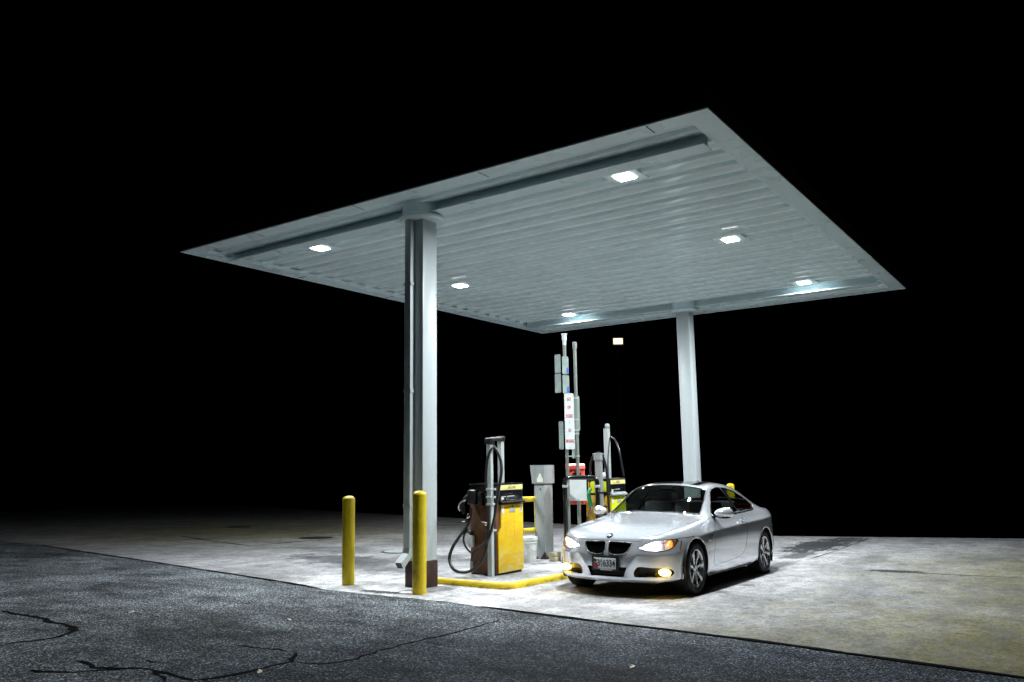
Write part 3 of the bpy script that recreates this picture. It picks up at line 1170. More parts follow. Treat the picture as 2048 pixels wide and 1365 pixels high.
mb.tube([(-0.04, 0.10, 0.735), (-0.045, 0.22, 0.75)], 0.012, 8)
mb.split('lock_handle', M['chrome'], o)
mb = MB()
mb.box((-0.004, 0.10, 0.48), (-0.0005, 0.155, 0.545), 0.001)
mb.build('sticker', M['label'], o)
mb = MB()
mb.box((-0.02, 0.40, 0.03), (-0.0005, 0.455, 0.20), 0.005)
mb.build('conduit_box', M['grey_metal'], o)
# small hose on the far side
mb = MB()
mb.tube(spline([(PW - 0.005, 0.08, 0.70), (PW + 0.045, 0.05, 0.66), (PW + 0.06, 0.04, 0.58), (PW + 0.05, 0.05, 0.50), (PW - 0.004, 0.10, 0.42)], 6), 0.013, 8)
mb.build('side_hose', M['rubber'], o)
mb = MB()
mb.tube([(PW + 0.012, 0.072, 0.69), (PW + 0.05, 0.048, 0.64)], 0.017, 8)
mb.build('hose_fitting', M['chrome'], o)

# far pump fittings ------------------------------------------------------------
o = far_pump
mb = MB()
mb.cprof(-0.20, 0.02, -0.115, 0.125, 0.016, -0.06, 1.60)
mast = mb.build('mast', M['grey_metal'], o, 0, weld=False)
mb = MB()
mb.box((-0.215, 0.005, 1.601), (-0.10, 0.14, 1.71), 0.004)
mb.box((-0.225, -0.005, 1.708), (-0.09, 0.15, 1.725), 0.003)
mb.build('cap', M['grey_metal'], mast)
mb = MB()
for z in (0.80, 1.04):
    mb.box((-0.21, 0.01, z), (0.0, 0.13, z + 0.025), 0.004)
mb.split('clamp', M['black'], mast)
mb = MB()
x0, y0 = 0.44, 0.20
mb.cprof(x0, y0, x0 + 0.085, y0 + 0.085, 0.02, 1.287, 2.18)
m2 = mb.build('mast', M['pale_metal'], o, 0, weld=False)
mb = MB()
mb.lathe([(0.03, 2.181), (0.045, 2.20), (0.045, 2.235), (0.03, 2.265), (0.01, 2.27)], 16, at=(x0 + 0.05, y0 + 0.03, 0))
mb.build('cap', M['grey_metal'], m2)
DF = 0.8195 * 12.75 + 0.573 * 6.9
for hp, rad in (([(1221, 874, .42), (1230, 880, .3), (1238, 900, .15), (1243, 925, .1), (1248, 953, .1)], 0.016),
                ([(1180, 965, .05), (1181, 930, 0), (1187, 912, -.03), (1196, 907, -.05), (1204, 911, -.06), (1211, 930, -.05), (1215, 960, -.05), (1217, 1000, -.05), (1220, 1040, -.05)], 0.022),
                ([(1217, 962, .2), (1216, 920, .3), (1219, 876, .42)], 0.013)):
    part_tube('hose', o, [vp(x, y, DF + dz) for x, y, dz in hp], rad, M['rubber'])
mb = MB()
mb.box((-0.07, 0.10, 0.90), (0.0, 0.20, 1.16), 0.02)
mb.build('nozzle_boot', M['black'], o)
mb = MB()
mb.tube(spline([(-0.10, 0.28, 1.12), (-0.14, 0.30, 1.05), (-0.13, 0.30, 0.97), (-0.10, 0.28, 0.81)], 5), [0.03] * 6 + [0.04] * 5 + [0.035] * 5, 10)
mb.build('nozzle', M['green'], o)
mb = MB()
mb.tube(spline([(-0.10, 0.28, 0.81), (-0.13, 0.30, 0.69), (-0.17, 0.34, 0.57), (-0.14, 0.32, 0.42)], 5), 0.02, 8)
mb.tube([(-0.11, 0.29, 1.27), (-0.11, 0.29, 1.13)], 0.012, 8)
mb.split('nozzle_spout', M['chrome'], o)
mb = MB()
mb.box((-0.02, 0.10, 0.55), (-0.0005, 0.22, 0.63), 0.01)
mb.build('door_pull', M['black'], o)
mb = MB()
mb.box((-0.008, 0.02, 1.04), (0.0, 0.38, 1.24), 0.003)
mb.build('side_sign', M['lime'], o)
# crumpled white rag lying on the head of the far pump
mb = MB()
bmesh.ops.create_icosphere(mb.bm, subdivisions=3, radius=0.075)
for v in mb.bm.verts:
    d = 1 + 0.28 * math.sin(v.co.x * 90 + v.co.z * 60) * math.cos(v.co.y * 80) + random.uniform(-0.06, 0.06)
    v.co = V((v.co.x * d, v.co.y * d * 1.2, max(-0.03, v.co.z * d) * 0.9 + 0.03))
o = mb.build('rag', M['rag'], smooth=60)
o.location = (FPX_ + 0.04, FPY + 0.14, iz(FPX_) + 1.347)
tag(o, 'crumpled white rag on top of the lime yellow pump', 'rag')

# ------------------------------------------------------------------ grey post cabinet, bucket, bricks
bx, by = 11.90, 7.70
o = empty('metal_pedestal', (bx, by, iz(bx)), 0, 'grey sheet metal pedestal with a wider head and a bottle shaped decal, between the pumps', 'pedestal')
mb = MB()
mb.box((0, 0, 0.0), (0.27, 0.20, 1.262), 0.006)
body = mb.build('shaft', M['grey_metal'], o)
mb = MB()
hw = 0.026
mb.prism([(-hw, -hw, 1.263), (0.27 + hw, -hw, 1.263), (0.27 + hw, 0.20 + hw, 1.263), (-hw, 0.20 + hw, 1.263)], (0, 0, 0.02))
a = [(-hw, -hw), (0.27 + hw, -hw), (0.27 + hw, 0.20 + hw), (-hw, 0.20 + hw)]
b = [(-hw, -hw), (0.27 + hw, -hw), (0.27 + hw, 0.20 + hw + 0.035), (-hw, 0.20 + hw + 0.035)]
va = [mb.bm.verts.new((q[0], q[1], 1.284)) for q in a]
vb = [mb.bm.verts.new((q[0], q[1], 1.575)) for q in b]
mb.bm.faces.new(vb)
for k in range(4):
    mb.bm.faces.new((va[k], va[(k + 1) % 4], vb[(k + 1) % 4], vb[k]))
mb.build('head', M['grey_metal'], o, 0)
mb = MB()
mb.box((-0.0312, 0.00, 1.285), (-0.0275, 0.12, 1.36))
mb.box((-0.0312, 0.025, 1.3605), (-0.0275, 0.095, 1.395))
mb.box((-0.0312, 0.04, 1.3955), (-0.0275, 0.08, 1.43))
mb.split('decal', M['label'], o, 0)
mb = MB()
for z in (0.12, 0.4, 0.7, 1.0, 1.2):
    for yy in (0.015, 0.185):
        mb.lathe([(0.006, 0.0), (0.005, -0.004)], 8, axis='x', at=(0.0, yy, z))
    for xx in (0.02, 0.25):
        mb.lathe([(0.006, 0.0), (0.005, -0.004)], 8, axis='y', at=(xx, 0.0, z))
mb.split('rivet', M['iron'], body)
mb = MB()
mb.lathe([(0.016, 0.0), (0.014, -0.008)], 16, axis='x', at=(0.0, 0.07, 1.17))
mb.build('lock', M['chrome'], body)
mb = MB()
mb.prism([(-0.004, -0.004, 0.0), (-0.004, 0.10, 0.0), (-0.004, 0.0, 0.13)], (-0.002, 0, 0))
mb.prism([(-0.004, -0.0045, 0.0), (0.10, -0.0045, 0.0), (-0.004, -0.0045, 0.12)], (0, -0.002, 0))
mb.prism([(-0.0045, 0.14, 0.0), (-0.0045, 0.2, 0.0), (-0.0045, 0.2, 0.04), (-0.0045, 0.14, 0.03)], (-0.002, 0, 0))
mb.split('rust_patch', M['rusty_base'], body, 0)

o = empty('bucket', (11.42, 7.72, iz(11.4)), 0, 'white plastic bucket with a lid behind the near pump', 'bucket')
mb = MB()
mb.lathe([(0.128, 0.0), (0.13, 0.005), (0.143, 0.30), (0.152, 0.302), (0.152, 0.318), (0.146, 0.32), (0.147, 0.345)], 36)
mb.build('body', M['bucket'], o)
mb = MB()
mb.lathe([(0.158, 0.346), (0.160, 0.36), (0.158, 0.395), (0.150, 0.402), (0.135, 0.396), (0.01, 0.396)], 36)
mb.build('lid', M['bucket'], o)
mb = MB()
mb.tube([(0.155 * math.cos(a), 0.155 * math.sin(a), 0.29 - 0.12 * math.sin(math.pi * k / 16)) for k, a in enumerate([math.radians(200 + 130 * k / 16) for k in range(17)])], 0.003, 6)
mb.build('handle', M['chrome'], o)
for k, (dx, dy, rz) in enumerate(((0, 0, 0.12), (0.004, 0.006, 0.05))):
    mb = MB()
    mb.box((-0.115, -0.06, 0.0), (0.115, 0.06, 0.072), 0.008)
    o = mb.build('brick', M['brick'])
    o.location = (11.77 + dx, 7.42 + dy, iz(11.8) + 0.001 + k * 0.0735)
    o.rotation_euler = (0, 0, rz)
    tag(o, ('pale brick lying on the concrete, under another, by the pedestal foot', 'pale brick lying on top of another brick by the pedestal foot')[k], 'brick', 'two stacked bricks')

# ------------------------------------------------------------------ guards
def hoop(name, a, b, h, rad, mat, label, cat, rail=None):
    a, b = V(a), V(b)
    o_ = empty(name, a, 0, label, cat)
    d = b - a
    e = d.normalized()
    q = 0.09
    pts = [V((0, 0, -0.01)), V((0, 0, h - q))]
    for k in range(1, 6):
        t = k / 6 * PI / 2
        pts.append(V((0, 0, h - q)) + e * q * (1 - math.cos(t)) + V((0, 0, q * math.sin(t))))
    pts.append(e * q + V((0, 0, h)))
    pts.append(d - e * q + V((0, 0, h)))
    for k in range(1, 6):
        t = k / 6 * PI / 2
        pts.append(d - e * q + V((0, 0, h - q)) + e * q * math.sin(t) + V((0, 0, q * math.cos(t))))
    pts.append(d + V((0, 0, h - q)))
    pts.append(d + V((0, 0, -0.01)))
    mb_ = MB()
    mb_.tube(pts, rad, 16)
    mb_.build('bent_pipe', mat, o_, 60)
    if rail:
        mb_ = MB()
        mb_.tube([V((0, 0, rail)), d + V((0, 0, rail))], rad * 0.9, 14)
        mb_.build('rail', mat, o_, 60)
    mb_ = MB()
    for c in (V((0, 0, 0)), d):
        mb_.lathe([(rad * 1.9, 0.0), (rad * 1.9, 0.012), (rad * 1.05, 0.014)], 20, at=c)
    mb_.split('foot_plate', M['iron'], o_)
    return o_


gx = 11.56
o = hoop('guard_rail', (gx, 7.07, iz(gx)), (gx, 6.47, iz(gx)), 1.36, 0.036, M['black_gloss'], 'black pipe guard hoop in front of the vent pipes', 'guard rail')
mb = MB()
for yy in (0.0, -0.6):
    mb.lathe([(0.042, 1.20), (0.046, 1.205), (0.046, 1.235), (0.042, 1.24)], 16, at=(0, yy, 0))
mb.split('pipe_collar', M['pale_metal'], o)
hoop('guard_rail', (10.9, 7.92, iz(10.9)), (12.0, 7.92, iz(12.0)), 1.0, 0.045, M['post'], 'yellow pipe guard rail behind the near pump at the back of the island', 'guard rail', 0.48)

# ------------------------------------------------------------------ vent pipes and signs
DP = 0.8195 * 11.9 + 0.573 * 7.1


def at_col(px, dist):
    """ground position under a photo column at a distance"""
    q = vp(px, 1040, dist)
    return q.x, q.y


p1 = at_col(1137.5, DP)
p2 = at_col(1158.5, DP)
ztop1 = vp(1129, 668, DP).z
ztop2 = vp(1152, 684, DP).z


def vent(p_, ztop, rad, label, cap):
    g = iz(p_[0])
    o_ = empty('vent_pipe', (p_[0], p_[1], g), 0, label, 'vent pipe', 'vent pipes on the island')
    H_ = ztop - g
    mb_ = MB()
    mb_.tube([(0, 0, -0.01), (0, 0, 1.24)], rad * 1.12, 16)
    mb_.tube([(0, 0, 1.235), (0, 0, H_ - 0.12)], rad, 16)
    mb_.build('pipe', M['pipe'], o_, 60, weld=False)
    mb_ = MB()
    for z in (0.98, 1.22):
        mb_.lathe([(rad * 1.2, z), (rad * 1.35, z + 0.004), (rad * 1.35, z + 0.05), (rad * 1.2, z + 0.055)], 16)
    mb_.split('coupling', M['grey_metal'], o_)
    mb_ = MB()
    if cap:
        mb_.lathe([(rad * 1.05, H_ - 0.20), (rad * 1.1, H_ - 0.125), (rad * 1.5, H_ - 0.115), (rad * 1.5, H_ - 0.02), (rad * 1.9, H_ - 0.018), (rad * 1.9, H_), (rad * 0.5, H_ + 0.005)], 20)
        mb_.build('vent_cap', M['sign_white'], o_)
    else:
        mb_.lathe([(rad * 1.05, H_ - 0.13), (rad * 1.35, H_ - 0.11), (rad * 1.35, H_ - 0.01), (rad * 0.5, H_)], 20)
        mb_.build('vent_cap', M['grey_metal'], o_)
    return o_


vent(p1, ztop1, 0.027, 'tall vent pipe carrying the white signs, pale cap just under the canopy', True)
vent(p2, ztop2, 0.028, 'vent pipe with a dark cap, next to the taller pipe that carries the white signs', False)


def sign(px0, px1, py0, py1, dist, label, facing, mat, back=None, words=(), name='sign', rot=None):
    """flat plate spanning the pixel box; facing '-x', '-y' or the angle of its normal"""
    c = vp((px0 + px1) / 2, (py0 + py1) / 2, dist)
    ang = {'-x': PI, '-y': -PI / 2}.get(facing, facing)
    nrm = V((math.cos(ang), math.sin(ang), 0))
    right = V((0, 0, 1)).cross(nrm)          # to the right as seen from the front
    dcam = c.x * CAM[2][0] + c.y * CAM[2][1] + (c.z - HC) * CAM[2][2]
    w = (px1 - px0) / FPX * dcam / abs(V((CAM[0][0], CAM[0][1], 0)).dot(right))
    h = (vp((px0 + px1) / 2, py0, dist) - vp((px0 + px1) / 2, py1, dist)).z
    mb_ = MB()
    T = basis((0, 0, 0), right, (0, 0, 1), nrm)
    pts = [T @ V((a, b, 0)) for a, b in round_rect(w, h, min(0.02, w * 0.25))]
    mb_.prism(pts, nrm * 0.003)
    o_ = mb_.build(name, mat, None, 0)
    o_.location = c
    tag(o_, label, 'sign')
    for i, (wd, yy, sz, ww) in enumerate(words):
        text('lettering', wd, sz * h, M['red'], o_, basis(nrm * 0.0035 + V((0, 0, yy * h)), right, (0, 0, 1), nrm), width=ww * w, bold=0.002)
    mb_ = MB()
    for s in (0.46, -0.46):
        q = nrm * 0.003 + V((0, 0, s * h))
        e = nrm.orthogonal().normalized()
        mb_.tube([q, q + nrm * 0.004], 0.006, 8)
    mb_.split('bolt', M['iron'], o_, 0)
    return o_, w, h, nrm, right


A1 = math.radians(215 + 8)
Dn = DP - 0.06
sign(1129, 1147.5, 787, 845, Dn, 'white sign reading SHUT OFF ENGINE in red, on the tall vent pipe', A1, M['sign_white'],
     words=(('SHUT', 0.28, 0.17, 0.46), ('OFF', 0.0, 0.17, 0.36), ('ENGINE', -0.29, 0.17, 0.72)))
sign(1130.5, 1149.5, 844, 899, Dn - 0.012, 'white sign reading NO SMOKING in red, below the SHUT OFF ENGINE sign', A1, M['sign_white'],
     words=(('NO', 0.18, 0.18, 0.30), ('SMOKING', -0.21, 0.17, 0.88)))
A2 = math.radians(215 - 40)
for (b, lab) in (((1110, 1121, 709.5, 746.5), 'blank pale plate at a slant, beside the uppermost plate with a blue sticker'),
                 ((1110.5, 1122, 748, 786), 'blank pale plate at a slant, beside the lower plate with a blue sticker'),
                 ((1118.5, 1127, 843, 899), 'narrow dull grey plate turned away, level with the NO SMOKING sign')):
    sign(*b, DP + 0.03, lab, A2, M['sign_back'])
for (b, lab) in (((1124, 1137, 713.5, 748.5), 'curved grey plate with a blue sticker, uppermost plate on the tall vent pipe'),
                 ((1125, 1138.5, 751, 787.5), 'curved grey plate with a blue sticker, just above the SHUT OFF ENGINE sign')):
    so, w, h, nrm, right = sign(*b, Dn - 0.01, lab, math.radians(215 + 35), M['sign_back'])
    mb = MB()
    T = basis(nrm * 0.0033, right, (0, 0, 1), nrm)
    mb.prism([T @ V(q) for q in ((w * 0.18, -h * 0.46, 0), (w * 0.44, -h * 0.46, 0), (w * 0.44, -h * 0.14, 0), (w * 0.18, -h * 0.14, 0))], nrm * 0.001)
    mb.build('sticker', M['blue'], so, 0)
sign(1147, 1159.5, 792, 862, DP + 0.09, 'long grey plate behind the dark-capped vent pipe, level with the SHUT OFF ENGINE sign', math.radians(215 + 30), M['sign_back'])
sign(1143.5, 1152, 880, 917, DP - 0.02, 'small grey plate low between the vent pipes, under the NO SMOKING sign', math.radians(215 + 45), M['sign_back'])
sign(1139.5, 1173, 951, 1002, DP - 0.10, 'bare pale plate with rounded corners fixed behind the black guard hoop', math.radians(215), M['sign_white'])
# clamps between the pipes
mb = MB()
oo = V((p1[0], p1[1], iz(p1[0])))
for py in (797, 861, 868, 913, 840):
    za = vp(1150, py, DP).z - oo.z
    mb.tube([V((-0.03, 0.02, za)), V(((p2[0] - p1[0]) * 1.15, (p2[1] - p1[1]) * 1.15, za))], 0.009, 8)
    mb.lathe([(0.034, za - 0.012), (0.037, za - 0.01), (0.037, za + 0.01), (0.034, za + 0.012)], 14, at=(p2[0] - p1[0], p2[1] - p1[1], 0))
vpipe = [q for q in bpy.data.objects if q.name == 'vent_pipe'][0]
mb.split('pipe_clamp', M['pale_metal'], vpipe, 50)

# red cabinet on the back of the pipes
c = vp(1152, 970, DP + 0.22)
o = empty('extinguisher_cabinet', (c.x, c.y, c.z - 0.33), math.radians(35), 'red metal cabinet mounted behind the vent pipes and the pale plate', 'cabinet')
mb = MB()
mb.box((0.0, -0.155, 0.0), (0.16, 0.155, 0.60), 0.012)
mb.build('box', M['red_box'], o)
mb = MB()
mb.prism([(-0.03, -0.16, 0.595), (-0.015, -0.16, 0.655), (0.15, -0.16, 0.685), (0.17, -0.16, 0.60)], (0, 0.32, 0))
mb.build('hood', M['red_box'], o, 0)
mb = MB()
mb.box((-0.008, -0.125, 0.06), (-0.001, 0.125, 0.55), 0.003)
mb.build('door', M['red_box'], o)
mb = MB()
mb.box((-0.014, -0.09, 0.40), (-0.0085, 0.06, 0.53), 0.002)
mb.build('window', M['black'], o)

# ------------------------------------------------------------------ flood light on a dark pole far behind
fl = vp(1236, 683, 44.5)
o = empty('flood_light', (fl.x, fl.y, fl.z), math.radians(215), 'bright rectangular flood light alone in the dark sky beyond the canopy', 'flood light')
mb = MB()
w, h = 0.24, 0.15
mb.box((-0.12, -w - 0.02, -h - 0.02), (-0.002, w + 0.02, h + 0.02), 0.02)
mb.build('housing', M['iron'], o)
mb = MB()
mb.box((0.0, -w, -h), (0.008, w, h))
mb.build('lens', M['flood_lens'], o, 0)
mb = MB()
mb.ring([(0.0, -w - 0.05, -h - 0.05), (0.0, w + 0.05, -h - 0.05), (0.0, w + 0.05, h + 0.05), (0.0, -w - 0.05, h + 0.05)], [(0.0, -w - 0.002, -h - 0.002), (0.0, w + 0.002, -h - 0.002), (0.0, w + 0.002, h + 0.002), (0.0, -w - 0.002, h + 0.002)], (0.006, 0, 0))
mb.build('glow_ring', M['flood_halo'], o, 0)  # added ring that stands in for the glow around the lens
mb = MB()
mb.tube([(-0.06, 0, -h - 0.02), (-0.06, 0, -h - 0.16)], 0.03, 8)
mb.build('bracket', M['iron'], o)
mb = MB()
mb.tube([(0, 0, -13.0), (0, 0, -0.16 - h)], [0.14, 0.10], 12)
po = mb.build('utility_pole', M['wood_pole'])
po.location = (fl.x + 0.05, fl.y + 0.03, fl.z)
tag(po, 'dark pole under the distant flood light', 'pole')
ld = bpy.data.lights.new('flood_lamp', 'SPOT')
ld.energy = 900
ld.color = (1.0, 0.82, 0.55)
ld.spot_size = math.radians(95)
ld.spot_blend = 0.6
ld.shadow_soft_size = 0.2
lo = bpy.data.objects.new('flood_lamp', ld)
COL.objects.link(lo)
lo.parent = o
lo.location = (0.05, 0, 0)
lo.rotation_euler = V((0.9, 0.0, -0.28)).to_track_quat('-Z', 'Y').to_euler()

# ------------------------------------------------------------------ the parked car
CARX, CARY, CARYAW = 9.062, 4.988, 0.019
car = empty('parked_car', (CARX, CARY, gz(CARX)), 0, 'silver two-door coupe with lit headlights and yellow fog lamps, parked beside the island', 'car')
ex = V((math.cos(CARYAW), math.sin(CARYAW), -KS)).normalized()
ey = V((-math.sin(CARYAW), math.cos(CARYAW), 0)).normalized()
ez = ex.cross(ey)
car.rotation_euler = basis((0, 0, 0), ex, ey, ez).to_euler()

plan = [(0, 0), (.010, .22), (.045, .44), (.118, .645), (.245, .785), (.44, .848), (.78, .876), (1.13, .884), (1.40, .886), (1.62, .888),
        (2.0, .888), (2.3, .888), (2.7, .889), (3.1, .890), (3.42, .890), (3.72, .885), (4.0, .862), (4.24, .80), (4.42, .69), (4.52, .50), (4.565, .26), (4.58, 0)]
keys = {
    0: [(.16, .175), (.035, .182), (.014, .215), (.012, .30), (.0, .42), (.004, .515), (.038, .61), (.068, .685), (.115, .728)],
    3: [(.16, .18), (.035, .19), (.010, .22), (.010, .30), (0, .42), (.003, .515), (.038, .605), (.065, .69), (.115, .742)],
    4: [(.16, .19), (.03, .20), (.010, .23), (.006, .31), (0, .42), (.003, .515), (.03, .61), (.055, .70), (.11, .757)],
    6: [(.18, .20), (.02, .21), (.005, .26), (0, .36), (0, .50), (.0, .61), (.010, .705), (.045, .765), (.105, .83)],
    8: [(.20, .18), (.06, .19), (.032, .25), (.020, .36), (.004, .50), (-.004, .63), (.006, .742), (.055, .797), (.09, .875)],
    13: [(.20, .19), (.06, .20), (.032, .26), (.020, .37), (.003, .50), (-.004, .67), (.006, .802), (.055, .856), (.09, .925)],
    15: [(.20, .20), (.03, .21), (.005, .27), (-.004, .38), (-.008, .52), (-.006, .69), (.004, .825), (.05, .878), (.09, .945)],
    17: [(.20, .23), (.05, .25), (.01, .32), (0, .42), (0, .55), (.012, .70), (.02, .845), (.05, .90), (.09, .948)],
    21: [(.20, .24), (.06, .26), (.01, .32), (0, .42), (.005, .55), (.03, .68), (.035, .84), (.05, .92), (.08, .955)],
}
NS, NR = len(plan), 9
kk = sorted(keys)


def prof_at(k):
    for a, b in zip(kk[:-1], kk[1:]):
        if a <= k <= b:
            t = (k - a) / (b - a)
            return [(p[0] + (q[0] - p[0]) * t, p[1] + (q[1] - p[1]) * t) for p, q in zip(keys[a], keys[b])]


bm = bmesh.new()
cr = bm.edges.layers.float.new('crease_edge')
P3 = {}


def vert(x, y, z):
    key = (round(x, 5), round(y, 5), round(z, 5))
    if key not in P3:
        P3[key] = bm.verts.new((x, y, z))
    return P3[key]


band = []
for k in range(NS):
    x, y = plan[k]
    if k == 0:
        n_ = V((1, 0))
    elif k == NS - 1:
        n_ = V((-1, 0))
    else:
        t = V(plan[k + 1]) - V(plan[k - 1])
        n_ = V((t.y, -t.x)).normalized()
    band.append([(x + n_.x * i, max(0.0, y + n_.y * i) if k not in (0, NS - 1) else 0.0, z) for i, z in prof_at(k)])
# slanted crease either side of the grille: the nose stands proud of the lamp corners
for j, yy in enumerate((.26, .26, .265, .28, .325, .385, .425, .45, .45)):
    x, y, z = band[2][j]
    band[2][j] = (x - (.016 if 1 < j < 7 else .004) - (.44 - yy) * .10, yy, z)
    if j < 5:
        x, y, z = band[3][j]
        band[3][j] = (x - .02, y - .05, z)
# inner columns c3..c0 of the upper patch, for stations 5..16
inner = {
    5: [(.42, .605, .808), (.395, .42, .822), (.375, .21, .828), (.37, 0, .83)],
    6: [(.77, .635, .862), (.76, .43, .880), (.75, .21, .889), (.75, 0, .892)],
    7: [(1.15, .665, .900), (1.08, .45, .925), (1.03, .22, .937), (1.01, 0, .941)],
    8: [(1.43, .685, .912), (1.29, .48, .950), (1.21, .24, .966), (1.19, 0, .970)],
    9: [(1.73, .640, 1.085), (1.61, .455, 1.145), (1.55, .23, 1.165), (1.53, 0, 1.172)],
    10: [(2.04, .578, 1.262), (1.94, .42, 1.315), (1.89, .21, 1.334), (1.875, 0, 1.340)],
    11: [(2.32, .553, 1.318), (2.30, .395, 1.362), (2.30, .20, 1.376), (2.30, 0, 1.38)],
    12: [(2.72, .550, 1.322), (2.70, .39, 1.364), (2.70, .20, 1.376), (2.70, 0, 1.380)],
    13: [(3.16, .550, 1.288), (3.14, .40, 1.338), (3.14, .20, 1.350), (3.14, 0, 1.354)],
    14: [(3.52, .580, 1.178), (3.52, .415, 1.240), (3.52, .21, 1.258), (3.52, 0, 1.263)],
    15: [(3.83, .635, 1.028), (3.87, .44, 1.075), (3.90, .215, 1.092), (3.91, 0, 1.097)],
    16: [(4.04, .64, .965), (4.08, .44, .990), (4.11, .22, 1.0), (4.12, 0, 1.004)],
}
for sgn in (1, -1):
    def q(p):
        return vert(p[0], p[1] * sgn, p[2])

    def face(*ps):
        vs = [q(p) for p in ps]
        if sgn < 0:
            vs = vs[::-1]
        bm.faces.new(vs)
    for k in range(NS - 1):
        for j in range(NR - 1):
            face(band[k][j], band[k][j + 1], band[k + 1][j + 1], band[k + 1][j])
    rows = []
    rows.append([band[4][8], band[3][8], band[2][8], band[1][8], band[0][8]])
    for k in range(5, 17):
        rows.append([band[k][8]] + inner[k])
    rows.append([band[17][8], band[18][8], band[19][8], band[20][8], band[21][8]])
    for a, b in zip(rows[:-1], rows[1:]):
        for c in range(4):
            face(a[c], a[c + 1], b[c + 1], b[c])

    def crease(pa_, pb_, w):
        e = bm.edges.get((q(pa_), q(pb_)))
        if e:
            e[cr] = max(e[cr], w)
    for k in range(6, 17):
        w = {6: 0.5, 7: 0.95, 15: 0.9, 16: 0.6}.get(k, 1.0)
        crease(band[k][6], band[k + 1][6], w)
    for j in range(2, 6):
        crease(band[2][j], band[2][j + 1], 0.7)
    for k in range(2, 6):
        crease(band[k][5], band[k + 1][5], 0.6)
    for k in range(0, 5):
        crease(band[k][2], band[k + 1][2], 0.6)
    for k in range(0, 4):
        crease(band[k][1], band[k + 1][1], 0.6)
    for k in range(8, 14):
        crease(band[k][1], band[k + 1][1], 0.6)
        crease(band[k][8], band[k + 1][8], 0.35)
    for c in range(3):
        crease(inner[8][c], inner[8][c + 1], 0.55)
        crease(inner[10][c], inner[10][c + 1], 0.35)
    for k in range(5, 8):
        crease(inner[k][1], inner[k + 1][1], 0.75)
    for k in range(8, 10):
        crease(inner[k][0], inner[k + 1][0], 0.35)
bmesh.ops.recalc_face_normals(bm, faces=bm.faces)
me = bpy.data.meshes.new('cage')
bm.to_mesh(me)
bm.free()
tmp = bpy.data.objects.new('cage', me)
COL.objects.link(tmp)
md = tmp.modifiers.new('s', 'SUBSURF')
md.levels = 3
md.render_levels = 3
dg = bpy.context.evaluated_depsgraph_get()
me2 = bpy.data.meshes.new_from_object(tmp.evaluated_get(dg))
bpy.data.objects.remove(tmp)
bm = bmesh.new()
bm.from_mesh(me2)
bpy.data.meshes.remove(me2)
TG = bm.faces.layers.int.new('tag')
AX = {'x': (1, 2), 'y': (0, 2), 'z': (0, 1)}


def in_poly(p, poly):
    x, y = p
    c = False
    n = len(poly)
    for i in range(n):
        x1, y1 = poly[i]
        x2, y2 = poly[i - 1]
        if (y1 > y) != (y2 > y) and x < (x2 - x1) * (y - y1) / (y2 - y1) + x1:
            c = not c
    return c


def cut(poly, axis, cond, tagv, only=None):
    i0, i1 = AX[axis]
    xs = [p[0] for p in poly]
    ys = [p[1] for p in poly]
    bb = (min(xs) - .002, max(xs) + .002, min(ys) - .002, max(ys) + .002)

    def fb(f_):
        a = [v.co[i0] for v in f_.verts]
        b = [v.co[i1] for v in f_.verts]
        return min(a), max(a), min(b), max(b)

    def ov(A_, B_):
        return A_[0] <= B_[1] and A_[1] >= B_[0] and A_[2] <= B_[3] and A_[3] >= B_[2]
    cand = set()
    for f_ in bm.faces:
        c = f_.calc_center_median()
        if cond(c) and ov(fb(f_), bb):
            cand.add(f_)
    n = len(poly)
    for i in range(n):
        a, b = V(poly[i]), V(poly[(i + 1) % n])
        sb = (min(a.x, b.x) - .001, max(a.x, b.x) + .001, min(a.y, b.y) - .001, max(a.y, b.y) + .001)
        fs = [f_ for f_ in cand if f_.is_valid and ov(fb(f_), sb)]
        if not fs:
            continue
        d = (b - a).normalized()
        co = V((0, 0, 0))
        no = V((0, 0, 0))
        co[i0], co[i1] = a
        no[i0], no[i1] = -d.y, d.x
        geom = fs + list({e for f_ in fs for e in f_.edges}) + list({v for f_ in fs for v in f_.verts})
        res_ = bmesh.ops.bisect_plane(bm, geom=geom, dist=1e-5, plane_co=co, plane_no=no)
        for g in res_['geom']:
            if isinstance(g, bmesh.types.BMFace):
                cand.add(g)
    for f_ in cand:
        if f_.is_valid:
            c = f_.calc_center_median()
            if (only is None or f_[TG] in only) and in_poly((c[i0], c[i1]), poly):
                f_[TG] = tagv


def circ(cx, cz, r_, n=40):
    return [(cx + r_ * math.cos(2 * PI * k / n), cz + r_ * math.sin(2 * PI * k / n)) for k in range(n)]


def smooth2(pts, n=5, closed=True):
    return [(p.x, p.y) for p in spline([(a, b, 0) for a, b in pts], n, closed)]


def mir(poly):
    return [(-a, b) for a, b in poly]


HOOD, DOORL, DOORR, WIND, REARW, SWL, QWL, SWR, QWR, HLL, HLR, KIL, KIR, INT, FGL, FGR, BUMP, ARCH, TAILL, TAILR, SUN, REFL = range(1, 23)
hood_h = [(1.175, 0), (1.20, .24), (1.28, .48), (1.405, .675), (1.385, .735), (1.0, .728), (.6, .705), (.38, .675), (.24, .60), (.13, .44), (-.05, .40), (-.05, 0)]
cut([(a, b) for a, b in hood_h] + [(a, -b) for a, b in hood_h[::-1][1:-1]], 'z', lambda c: c.z > .62 and c.x < 1.6, HOOD)
cut([(-.1, .05), (.75, .05), (.75, .708), (.42, .700), (.25, .690), (.14, .672), (-.1, .668)], 'y', lambda c: c.x < .8, BUMP)
door = [(1.455, .895), (1.415, .76), (1.375, .56), (1.36, .40), (1.365, .318), (1.40, .302), (2.15, .325), (2.40, .345), (2.54, .39), (2.63, .49), (2.68, .66), (2.70, .80), (2.705, .935)]
